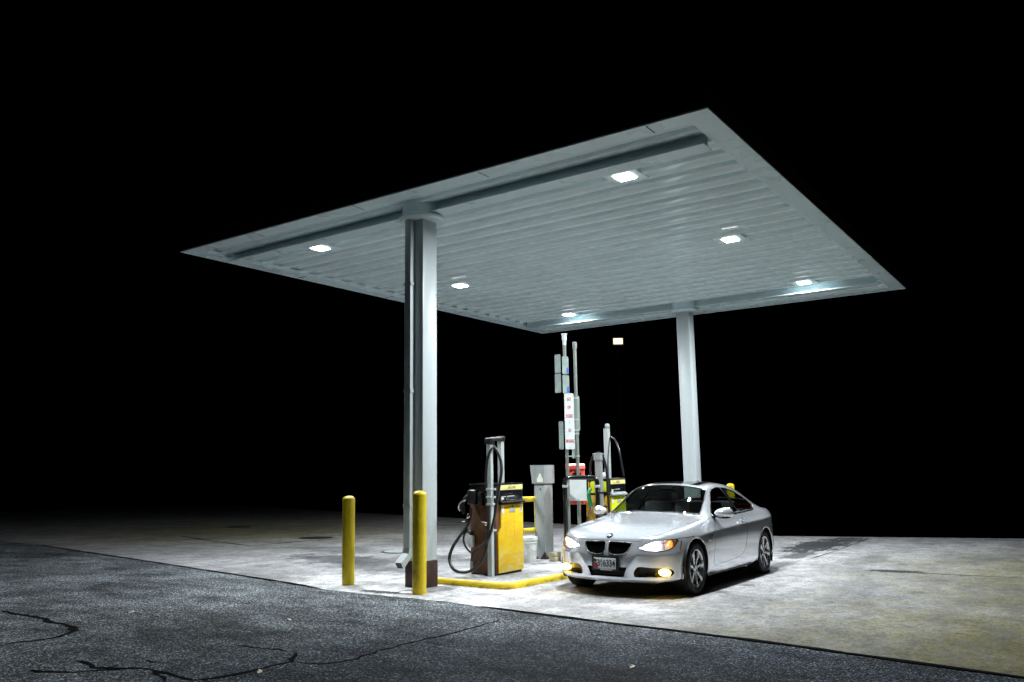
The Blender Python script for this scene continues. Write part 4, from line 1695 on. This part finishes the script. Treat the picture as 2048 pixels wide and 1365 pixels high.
for s, tv in ((-1, DOORL), (1, DOORR)):
    cut(door, 'y', lambda c: c.y * s > .5 and c.z < .96, tv)
ws = [(1.215, 0), (1.235, .24), (1.315, .475), (1.455, .662), (1.73, .612), (2.005, .555), (1.925, .41), (1.885, .21), (1.872, 0)]
cut(ws + [(a, -b) for a, b in ws[::-1][1:-1]], 'z', lambda c: c.z > .85 and 1.1 < c.x < 2.2, WIND)
rw = [(3.22, 0), (3.215, .21), (3.22, .38), (3.25, .47), (3.52, .525), (3.76, .57), (3.83, .42), (3.86, .21), (3.87, 0)]
cut(rw + [(a, -b) for a, b in rw[::-1][1:-1]], 'z', lambda c: c.z > .95 and 3.0 < c.x < 4.1, REARW)
dlo_door = [(1.615, .915), (2.0, .925), (2.60, .942), (2.545, 1.287), (2.36, 1.284), (2.20, 1.262), (2.07, 1.225), (1.92, 1.135), (1.74, 1.01), (1.63, .935)]
dlo_q = [(2.625, .943), (3.0, .953), (3.27, .962), (3.35, .975), (3.40, 1.005), (3.385, 1.055), (3.26, 1.140), (3.03, 1.228), (2.79, 1.272), (2.570, 1.286)]
for s, a, b in ((-1, SWL, QWL), (1, SWR, QWR)):
    cut(dlo_door, 'y', lambda c: c.y * s > .4 and c.z > .88, a)
    cut(dlo_q, 'y', lambda c: c.y * s > .4 and c.z > .88, b)
for s in (-1, 1):
    for wx in (.78, 3.54):
        cut(circ(wx, .325, .362), 'y', lambda c: c.y * s > .45 and c.z < .75, ARCH)
        cut([(wx - .362, -.1), (wx + .362, -.1), (wx + .362, .326), (wx - .362, .326)], 'y', lambda c: c.y * s > .3 and c.z < .4, ARCH)
kid = smooth2([(.020, .60), (.024, .645), (.05, .659), (.17, .657), (.305, .650), (.318, .632), (.295, .58), (.255, .532), (.19, .511), (.10, .507), (.045, .522), (.024, .555)], 3)
hl = smooth2([(.40, .590), (.46, .568), (.56, .557), (.66, .560), (.72, .574), (.757, .60), (.778, .64), (.789, .684), (.75, .691), (.66, .686), (.58, .672), (.50, .643), (.43, .608)], 3)
fg = smooth2([(.392, .368), (.55, .365), (.70, .358), (.755, .342), (.772, .308), (.75, .272), (.68, .256), (.52, .256), (.355, .258)], 3)
for s, a, b, c_ in ((-1, HLL, KIL, FGL), (1, HLR, KIR, FGR)):
    fx = (lambda p: p) if s > 0 else mir
    cut(fx(hl), 'x', lambda c: c.x < .62 and c.z > .45, a)
    cut(fx(kid), 'x', lambda c: c.x < .3, b)
    cut(fx(fg), 'x', lambda c: c.x < .45, c_)
cut([(-.268, .362), (.268, .362), (.222, .244), (-.222, .244)], 'x', lambda c: c.x < .3, INT)
for s, a in ((-1, TAILL), (1, TAILR)):
    cut(smooth2([(4.20, .79), (4.30, .755), (4.62, .745), (4.62, .87), (4.40, .875), (4.27, .85)], 3), 'y', lambda c: c.y * s > .42 and c.x > 4.1, a)
    cut([(.365, .56), (.385, .56), (.455, .672), (.43, .672)], 'y', lambda c: c.y * s > .5 and c.x < .6, REFL)
cut(round_rect(.56, .86, .07, 4) and [(2.27 + a, b) for a, b in round_rect(.50, .84, .06, 4)], 'z', lambda c: c.z > 1.2, SUN)
bm.normal_update()


def extract(tags, name, mat, parent=None, side=0):
    vm = {}
    vs, ns, fs = [], [], []
    for f_ in bm.faces:
        if f_[TG] in tags and (not side or f_.calc_center_median().y * side > 0):
            idx = []
            for v in f_.verts:
                if v not in vm:
                    vm[v] = len(vs)
                    vs.append(v.co.copy())
                    ns.append(v.normal.copy())
                idx.append(vm[v])
            fs.append(idx)
    m_ = bpy.data.meshes.new(name)
    m_.from_pydata(vs, [], fs)
    m_.shade_smooth()
    m_.normals_split_custom_set_from_vertices(ns)
    return link_mesh(name, m_, mat, parent or car)


def split_sides(tags, name, mat):
    a = extract(tags, name, mat, side=-1)
    b = extract(tags, name, mat, side=1)
    return a, b


def loops(tags):
    """closed boundary loops of a set of tagged faces"""
    es = [e for e in bm.edges if len({(f_[TG] in tags) for f_ in e.link_faces}) == 2 or (len(e.link_faces) == 1 and e.link_faces[0][TG] in tags)]
    adj = {}
    for e in es:
        a, b = e.verts
        adj.setdefault(a, []).append(b)
        adj.setdefault(b, []).append(a)
    out, seen = [], set()
    for v0 in adj:
        if v0 in seen:
            continue
        lp, v, prev_ = [], v0, None
        while v is not None and v not in seen:
            seen.add(v)
            lp.append((v.co.copy(), v.normal.copy()))
            nx = [w for w in adj[v] if w not in seen]
            v = nx[0] if nx else None
        out.append(lp)
    return out


def gap(tags, name, mat, rad, parent, lift=0.0, keep=None):
    mb_ = MB()
    for lp in loops(tags):
        if len(lp) < 6:
            continue
        pts = [c + n_ * lift for c, n_ in lp]
        # thin out points that almost touch
        q_ = [pts[0]]
        for p_ in pts[1:]:
            if (p_ - q_[-1]).length > 0.006:
                q_.append(p_)
        if keep:
            seg_, segs = [], []
            for p_ in q_:
                if keep(p_):
                    seg_.append(p_)
                elif seg_:
                    segs.append(seg_)
                    seg_ = []
            if seg_:
                segs.append(seg_)
            for sg in segs:
                if len(sg) > 1:
                    mb_.tube(sg, rad, 6)
        else:
            mb_.tube(q_, rad, 6, closed=True)
    return mb_.split(name, mat, parent, 60)


def recess(tags, name, mat, vec, parent=None, shrink=1.0):
    """pocket: walls from the rim of the opening and a back wall"""
    vm = {}
    b2 = bmesh.new()
    for f_ in bm.faces:
        if f_[TG] in tags:
            for v in f_.verts:
                if v not in vm:
                    vm[v] = b2.verts.new(v.co)
            b2.faces.new([vm[v] for v in f_.verts])
    rr_ = bmesh.ops.extrude_face_region(b2, geom=list(b2.faces))
    nv = [g for g in rr_['geom'] if isinstance(g, bmesh.types.BMVert)]
    cen = sum((v.co for v in nv), V((0, 0, 0))) / len(nv)
    for v in nv:
        v.co = cen + (v.co - cen) * shrink + V(vec)
    dead = [f_ for f_ in b2.faces if all(v in set(vm.values()) for v in f_.verts)]
    bmesh.ops.delete(b2, geom=dead, context='FACES_ONLY')
    m_ = bpy.data.meshes.new(name)
    b2.to_mesh(m_)
    b2.free()
    return link_mesh(name, m_, mat, parent or car)


def surf(y, z, tags=None, rng=.03):
    """point of the nose surface at (y, z)"""
    best = None
    for v in bm.verts:
        if v.co.x < 1.0 and abs(v.co.y - y) < rng and abs(v.co.z - z) < rng:
            d_ = (v.co.y - y) ** 2 + (v.co.z - z) ** 2
            if best is None or d_ < best[0]:
                best = (d_, v.co.copy(), v.normal.copy())
    return V((best[1].x, y, z)), best[2]


GAPM = M['gap']
body = extract({0}, 'body', M['paint'])
bump = extract({BUMP}, 'front_bumper', M['paint'])
hood = extract({HOOD}, 'bonnet', M['paint'])
dl = extract({DOORL}, 'door', M['paint'])
dr = extract({DOORR}, 'door', M['paint'])
gap({HOOD}, 'panel_gap', GAPM, .0022, hood, lift=-.0005, keep=lambda p_: p_.x < 1.36)
gap({BUMP}, 'panel_gap', GAPM, .003, bump, lift=-.0008, keep=lambda p_: p_.z > .66 and p_.x > .3)
for tv, d_ in ((DOORL, dl), (DOORR, dr)):
    gap({tv, SWL, SWR}, 'panel_gap', GAPM, .0022, d_, lift=-.0006, keep=lambda p_: p_.z < .90)
wsh = extract({WIND}, 'windscreen', M['glass'])
gap({WIND}, 'window_seal', M['black'], .010, wsh, lift=-.002)
rwn = extract({REARW}, 'rear_window', M['glass'])
gap({REARW}, 'window_seal', M['black'], .010, rwn, lift=-.002)
for tv, nm in ((SWL, 'side_window'), (QWL, 'quarter_window'), (SWR, 'side_window'), (QWR, 'quarter_window')):
    w_ = extract({tv}, nm, M['glass'])
    gap({tv}, 'window_seal', M['black'], .010, w_, lift=0.0)
    if tv in (QWL, QWR):
        gap({tv}, 'bright_trim', M['chrome'], .007, w_, lift=.008, keep=lambda p_: p_.z < .99 or p_.x > 3.30)
    else:
        gap({tv}, 'bright_trim', M['chrome'], .005, w_, lift=.010, keep=lambda p_: p_.z < .955)
extract({SUN}, 'sunroof', M['black_gloss'])
split_sides({REFL}, 'side_reflector', M['amber_dark'])
for tv in (TAILL, TAILR):
    extract({tv}, 'tail_light', M['tail'])
gap({ARCH}, 'arch_lip', M['paint'], .007, body, lift=.001, keep=lambda p_: p_.z > .22 and abs(p_.y) > .7)
# B pillar blackout
for s in (-1, 1):
    mb = MB()
    mb.prism([(2.600, s * .765, .944), (2.625, s * .765, .944), (2.572, s * .598, 1.283), (2.545, s * .598, 1.283)], (0, s * .012, .004))
    mb.build('door_pillar', M['black'], car, 0)
# grille
for tv in (KIL, KIR):
    k_ = recess({tv}, 'kidney_grille', M['black'], (.05, 0, -.005), bump)
    gap({tv}, 'grille_rim', M['paint'] if False else M['alloy'], .006, k_, lift=.001)
    mb = MB()
    s = -1 if tv == KIL else 1
    for i in range(10):
        y = s * (.045 + i * .0265)
        top = .652
        bot = .515 if i < 6 else .515 + (i - 5) * .022
        p1_, _ = surf(y, bot + .01)
        p2_, _ = surf(y, top - .01)
        mb.prism([p1_ + V((.016, -.003, -.01)), p1_ + V((.016, .003, -.01)), p2_ + V((.016, .003, .01)), p2_ + V((.016, -.003, .01))], (.03, 0, 0))
    mb.split('slat', M['black_gloss'], k_, 0)
recess({INT}, 'lower_intake', M['black'], (.07, 0, 0), bump)
mb = MB()
for z in (.275, .30, .325):
    mb.box((.045, -.25, z - .004), (.06, .25, z + .004))
mb.split('intake_bar', M['black_gloss'], bump, 0)
for tv, s in ((FGL, -1), (FGR, 1)):
    fd = recess({tv}, 'fog_duct', M['black'], (.085, -s * .01, 0), bump, .9)
    p_, n_ = surf(s * .678, .308)
    mb = MB()
    bmesh.ops.create_uvsphere(mb.bm, u_segments=20, v_segments=12, radius=1.0)
    for v in mb.bm.verts:
        v.co = V((v.co.x * .03, v.co.y * .078, v.co.z * .041)) + p_ + V((.022, s * .004, 0))
    fl_ = mb.build('fog_lamp', M['fog_lens'], car)
    ld = bpy.data.lights.new('fog_glow', 'POINT')
    ld.energy = 1.1
    ld.color = (1.0, 0.62, 0.08)
    ld.shadow_soft_size = .03
    lo = bpy.data.objects.new('fog_glow', ld)
    COL.objects.link(lo)
    lo.parent = fl_
    lo.location = p_ + V((-.10, s * .02, -.03))
for tv, s in ((HLL, -1), (HLR, 1)):
    hs_ = empty('headlight', (0, 0, 0))
    hs_.parent = car
    for key in ('label', 'category'):
        if key in hs_:
            del hs_[key]
    recess({tv}, 'reflector_bowl', M['alloy'], (.075, -s * .03, .0), hs_, .86)
    extract({tv}, 'lens_cover', M['lamp_cover'], hs_)
    gap({tv}, 'panel_gap', GAPM, .004, hs_, lift=-.001)
    for y, z, r_ in ((.505, .598, .036), (.615, .618, .042)):
        p_, n_ = surf(s * y, z)
        c_ = p_ + V((.035, 0, 0))
        mb = MB()
        mb.lathe([(r_, .0), (r_ * .9, -.012), (r_ * .86, .0)], 28, axis='x', at=c_)
        mb.tube([c_ + V((-.012, r_ * .93 * math.cos(2 * PI * k / 28), r_ * .93 * math.sin(2 * PI * k / 28))) for k in range(28)], .0045, 8, closed=True)
        mb.build('halo_ring', M['halo'], hs_)
        mb = MB()
        bmesh.ops.create_uvsphere(mb.bm, u_segments=20, v_segments=12, radius=1.0)
        for v in mb.bm.verts:
            v.co = V((v.co.x * .014, v.co.y * r_ * .72, v.co.z * r_ * .72)) + c_ + V((-.004, 0, 0))
        mb.build('projector', M['xenon'], hs_)
    ld = bpy.data.lights.new('bulb_glow', 'POINT')
    ld.energy = 7.0
    ld.color = (0.95, 0.97, 1.0)
    ld.shadow_soft_size = .01
    lo = bpy.data.objects.new('bulb_glow', ld)
    COL.objects.link(lo)
    lo.parent = hs_
    p_, n_ = surf(s * .57, .63)
    lo.location = p_ + V((.012, 0, .012))
    mb = MB()
    p_, n_ = surf(s * .738, .645)
    bmesh.ops.create_uvsphere(mb.bm, u_segments=16, v_segments=10, radius=1.0)
    for v in mb.bm.verts:
        v.co = V((v.co.x * .055, v.co.y * .022, v.co.z * .040)) + p_ + V((.028, -s * .020, -.003))
    mb.build('turn_signal', M['amber'], hs_)
    ld = bpy.data.lights.new('head_beam', 'SPOT')
    ld.energy = 45
    ld.color = (0.95, 0.97, 1.0)
    ld.spot_size = math.radians(95)
    ld.spot_blend = 0.9
    ld.shadow_soft_size = .04
    lo = bpy.data.objects.new('head_beam', ld)
    COL.objects.link(lo)
    lo.parent = hs_
    p_, n_ = surf(s * .59, .61)
    lo.location = p_ + V((-.03, 0, 0))
    lo.rotation_euler = V((-1, 0, -.30)).to_track_quat('-Z', 'Y').to_euler()

# number plate
pz = .405
mb = MB()
mb.box((-.030, -.180, pz - .088), (-.004, .180, pz + .088), .006)
nf = mb.build('number_plate', M['black'], car)
mb = MB()
mb.box((-.0335, -.150, pz - .068), (-.0302, .150, pz + .062), .001)
pf = mb.build('plate_face', M['sign_white'], nf)
mb = MB()
mb.prism([(-.0338, .148, pz - .066), (-.0338, .085, pz - .066), (-.0338, .105, pz - .03), (-.0338, .10, pz + .0), (-.0338, .148, pz + .01)], (-.0008, 0, 0))
mb.build('red_corner', M['red'], pf, 0)
mb = MB()
mb.prism([(-.0338, .148, pz + .012), (-.0338, .112, pz + .012), (-.0338, .108, pz + .04), (-.0338, .135, pz + .052), (-.0338, .148, pz + .05)], (-.0008, 0, 0))
mb.build('dark_corner', M['ink'], pf, 0)
R_ = ((0, -1, 0), (0, 0, 1), (-1, 0, 0))
text('lettering', '3', .115, M['ink'], pf, basis((-.0342, .085, pz - .004), *R_), width=.036, bold=.0015)
text('lettering', 'A', .055, M['ink'], pf, basis((-.0342, .045, pz + .026), *R_), width=.030, bold=.001)
text('lettering', 'Y', .055, M['ink'], pf, basis((-.0342, .045, pz - .030), *R_), width=.026, bold=.001)
text('lettering', '6334', .115, M['ink'], pf, basis((-.0342, -.060, pz - .004), *R_), width=.162, bold=.0015)
mb = MB()
mb.box((-.0345, -.10, pz - .084), (-.0302, .06, pz - .071))
mb.build('frame_tab', M['sign_white'], nf, 0)
# round blue and white badge on the bonnet edge
p_, n_ = surf(0, .725)
n_.y = 0
n_.normalize()
T = basis(p_ + n_ * .001, V((0, -1, 0)), n_.cross(V((0, -1, 0))), n_)
mb = MB()
N_ = 32
for i, (r0, r1, z_) in enumerate(((.0, .041, .004),)):
    mb.lathe([(.041, 0), (.041, .004), (.038, .006), (.001, .006)], N_)
bmesh.ops.transform(mb.bm, matrix=T, verts=mb.bm.verts)
bd = mb.build('badge', M['black_gloss'], hood)
for q0, mt in ((0, 'blue'), (1, 'sign_white'), (2, 'blue'), (3, 'sign_white')):
    mb = MB()
    pts = [(0, 0, .0065)] + [(.026 * math.cos(a), .026 * math.sin(a), .0065) for a in [PI / 2 * (q0 + k / 6) for k in range(7)]]
    mb.prism([T @ V(p2_) for p2_ in pts], n_ * .001)
    mb.build('badge_quarter', M[mt], bd, 0)
mb = MB()
mb.tube([T @ V((.040 * math.cos(2 * PI * k / 28), .040 * math.sin(2 * PI * k / 28), .005)) for k in range(28)], .0025, 6, closed=True)
mb.build('badge_rim', M['chrome'], bd)

# mirrors, handles, indicators
for s in (-1, 1):
    mb = MB()
    bmesh.ops.create_uvsphere(mb.bm, u_segments=32, v_segments=20, radius=1.0)
    for v in mb.bm.verts:
        c = v.co
        e = 1.0
        fl = .55 if c.x > 0 else 1.0
        v.co = V((c.x * .105 * fl, c.y * .118, c.z * .072 * (1 + .18 * c.y * s)))
        v.co += V((1.64, s * .930, .962))
        v.co.x += (v.co.y * s - .930) * .25
    mr = mb.build('wing_mirror', M['paint'], car)
    mb = MB()
    mb.prism([(1.58, s * .78, .895), (1.68, s * .78, .90), (1.67, s * .87, .925), (1.61, s * .87, .92)], (0, 0, .022), bevel=.006)
    mb.build('mirror_arm', M['black'], mr)
    mb = MB()
    bmesh.ops.create_uvsphere(mb.bm, u_segments=24, v_segments=12, radius=1.0)
    for v in mb.bm.verts:
        c = v.co
        v.co = V((1.64 + c.x * .075, s * .930 + c.y * .092, .909 + c.z * .022))
    mb.build('mirror_base', M['black'], mr)
    d_ = dl if s < 0 else dr
    hz = .835
    mb = MB()
    mb.tube(spline([(2.44, s * .868, hz), (2.455, s * .893, hz + .001), (2.53, s * .900, hz + .004), (2.61, s * .893, hz + .007), (2.625, s * .866, hz + .008)], 4), [.012] * 17, 10)
    mb.build('handle', M['paint'], d_)
    mb = MB()
    mb.lathe([(.032, 0), (.030, s * .004)], 20, axis='y', at=(2.53, s * .868, hz - .005))
    mb.build('handle_cup', M['black'], d_)
    mb = MB()
    mb.box((1.165, s * .8855 - .003, .615), (1.23, s * .8855 + .003, .633), .003)
    mb.build('side_indicator', M['label'], car)
# shark fin
mb = MB()
mb.prism([(3.0, -.02, 1.335), (3.16, -.025, 1.30), (3.15, -.012, 1.385), (3.10, -.008, 1.38)], (0, .03, 0), bevel=.006)
mb.build('aerial', M['black_gloss'], car)
# wipers
mb = MB()
mb.tube([(1.30, -.50, .965), (1.29, .0, .995), (1.30, .05, .99)], .008, 6)
mb.tube([(1.27, .02, .985), (1.33, .52, .965)], .008, 6)
mb.split('wiper', M['black'], car)
# underside, wheel housings, cabin
mb = MB()
mb.box((.16, -.58, .17), (4.40, .58, .30))
mb.box((1.18, -.80, .175), (3.12, .80, .30))
mb.box((.16, -.40, .185), (.44, .40, .60))
mb.box((.30, -.62, .185), (.44, .62, .60))
mb.box((4.0, -.65, .24), (4.42, .65, .60))
mb.split('underbody', M['black'], car, 0)
mb = MB()
for wx in (.78, 3.54):
    for s in (-1, 1):
        n = 20
        A_ = [mb.bm.verts.new((wx + .372 * math.cos(PI * (k / n * 1.3 - .15)), s * .865, .325 + .372 * math.sin(PI * (k / n * 1.3 - .15)))) for k in range(n + 1)]
        B_ = [mb.bm.verts.new((wx + .372 * math.cos(PI * (k / n * 1.3 - .15)), s * .56, .325 + .372 * math.sin(PI * (k / n * 1.3 - .15)))) for k in range(n + 1)]
        for k in range(n):
            mb.bm.faces.new((A_[k], A_[k + 1], B_[k + 1], B_[k]))
        mb.bm.faces.new(B_)
mb.split('wheel_housing', M['black'], car, 40)
mb = MB()
mb.box((1.20, -.77, .45), (1.62, .77, .86), .03)
mb.prism([(1.28, -.70, .86), (1.42, -.70, .925), (1.75, -.70, .915), (1.82, -.70, .80), (1.70, -.70, .62)], (0, 1.40, 0))
mb.prism([(1.60, -.56, .91), (1.72, -.56, .955), (1.80, -.56, .95), (1.84, -.56, .86)], (0, .40, 0))
mb.split('dashboard', M['dash'], car, 30)
mb = MB()
c_ = V((1.93, -.36, .87))
T = basis(c_, (0, 1, 0), V((-.40, 0, .92)).cross(V((0, 1, 0))) * -1, V((.92, 0, .40)))
mb.tube([T @ V((.185 * math.cos(2 * PI * k / 32), .185 * math.sin(2 * PI * k / 32), 0)) for k in range(32)], .016, 10, closed=True)
mb.box((1.86, -.42, .82), (1.93, -.30, .92), .02)
mb.split('steering_wheel', M['black'], car)


def seat(cx, cy, w, hr=True, name='seat'):
    mb_ = MB()
    mb_.box((cx - .30, cy - w / 2, .40), (cx + .22, cy + w / 2, .58), .05)
    mb_.prism([(cx + .14, cy - w / 2, .55), (cx + .30, cy - w / 2, .55), (cx + .46, cy - w / 2 + .06, 1.06), (cx + .36, cy - w / 2 + .05, 1.08)], (0, w, 0), bevel=.03)
    st = mb_.build(name, M['seat'], car)
    if hr:
        mb_ = MB()
        mb_.box((cx + .38, cy - .13, 1.09), (cx + .47, cy + .13, 1.255), .035)
        mb_.build('head_rest', M['seat'], st)


seat(2.20, -.36, .48)
seat(2.20, .36, .48)
seat(2.98, 0, 1.10, False, 'rear_bench')
mb = MB()
mb.box((3.38, -.62, .90), (3.86, .62, .945), .02)
mb.build('parcel_shelf', M['seat'], car)
mb = MB()
mb.tube([(1.93, 0, 1.30), (1.96, 0, 1.27)], .012, 8)
mb.box((1.955, -.12, 1.215), (1.985, .12, 1.275), .015)
mb.split('interior_mirror', M['black'], car)


# wheels: built once, copied for the other three corners
def make_wheel():
    w_ = empty('wheel', (0, 0, 0))
    w_.parent = car
    mb_ = MB()
    tp = [(.225, -.100), (.240, -.108), (.275, -.113), (.300, -.108), (.312, -.092), (.317, -.06), (.3175, 0), (.317, .06), (.312, .092), (.300, .108), (.24, .108), (.225, .1)]
    n = 56
    rg = []
    for r_, h_ in tp:
        rg.append([mb_.bm.verts.new((r_ * math.cos(2 * PI * k / n), h_, r_ * math.sin(2 * PI * k / n))) for k in range(n)])
    for a, b in zip(rg[:-1], rg[1:]):
        for k in range(n):
            mb_.bm.faces.new((a[k], a[(k + 1) % n], b[(k + 1) % n], b[k]))
    mb_.build('tyre', M['tyre'], w_, 60)
    mb_ = MB()
    rp = [(.2285, -.100), (.231, -.106), (.228, -.110), (.218, -.107), (.212, -.098), (.205, -.05), (.20, .09)]
    rg = []
    for r_, h_ in rp:
        rg.append([mb_.bm.verts.new((r_ * math.cos(2 * PI * k / n), h_, r_ * math.sin(2 * PI * k / n))) for k in range(n)])
    for a, b in zip(rg[:-1], rg[1:]):
        for k in range(n):
            mb_.bm.faces.new((a[k], a[(k + 1) % n], b[(k + 1) % n], b[k]))
    rim = mb_.build('rim', M['alloy'], w_, 40)
    for i in range(7):
        a = 2 * PI * i / 7 + .22
        mb_ = MB()
        ca, sa = math.cos(a), math.sin(a)
        sec = []
        for r_, hw_, y_, th in ((.040, .021, -.080, .035), (.09, .019, -.086, .035), (.15, .024, -.094, .032), (.19, .035, -.099, .028), (.216, .052, -.101, .02)):
            ring = []
            for (dw, dy) in ((-hw_, 0), (-hw_ * .55, -.008), (hw_ * .55, -.008), (hw_, 0), (hw_ * .8, th), (-hw_ * .8, th)):
                ring.append(mb_.bm.verts.new((r_ * ca - dw * sa, y_ + dy, r_ * sa + dw * ca)))
            sec.append(ring)
        for A_, B_ in zip(sec[:-1], sec[1:]):
            for k in range(6):
                mb_.bm.faces.new((A_[k], A_[(k + 1) % 6], B_[(k + 1) % 6], B_[k]))
        mb_.bm.faces.new(sec[0])
        mb_.bm.faces.new(sec[-1])
        mb_.build('spoke', M['alloy'], rim, 30)
    mb_ = MB()
    mb_.lathe([(.062, -.05), (.062, -.080), (.052, -.090), (.034, -.092), (.032, -.088), (.002, -.088)], 28, axis='y')
    mb_.build('hub', M['alloy'], rim)
    mb_ = MB()
    for i in range(5):
        a = 2 * PI * i / 5 + .3
        mb_.lathe([(.009, -.088), (.009, -.095), (.005, -.096)], 8, axis='y', at=(.046 * math.cos(a), 0, .046 * math.sin(a)))
    mb_.split('wheel_nut', M['ink'], rim)
    mb_ = MB()
    mb_.lathe([(.150, -.005), (.150, .012), (.05, .013)], 32, axis='y')
    mb_.lathe([(.203, .03), (.203, .04)], 32, axis='y')
    mb_.split('brake_disc', M['iron'], w_)
    return w_


def copy_tree(o_, parent):
    c = o_.copy()
    COL.objects.link(c)
    c.parent = parent
    for ch in o_.children:
        copy_tree(ch, c)
    return c


w0 = make_wheel()
for i, (wx, s, sp) in enumerate(((.78, -1, 0.0), (3.54, -1, .35), (.78, 1, .6), (3.54, 1, .2))):
    w_ = w0 if i == 0 else copy_tree(w0, car)
    w_.location = (wx, s * .752, .317)
    w_.rotation_euler = (0, sp, 0 if s < 0 else PI)
bm.free()
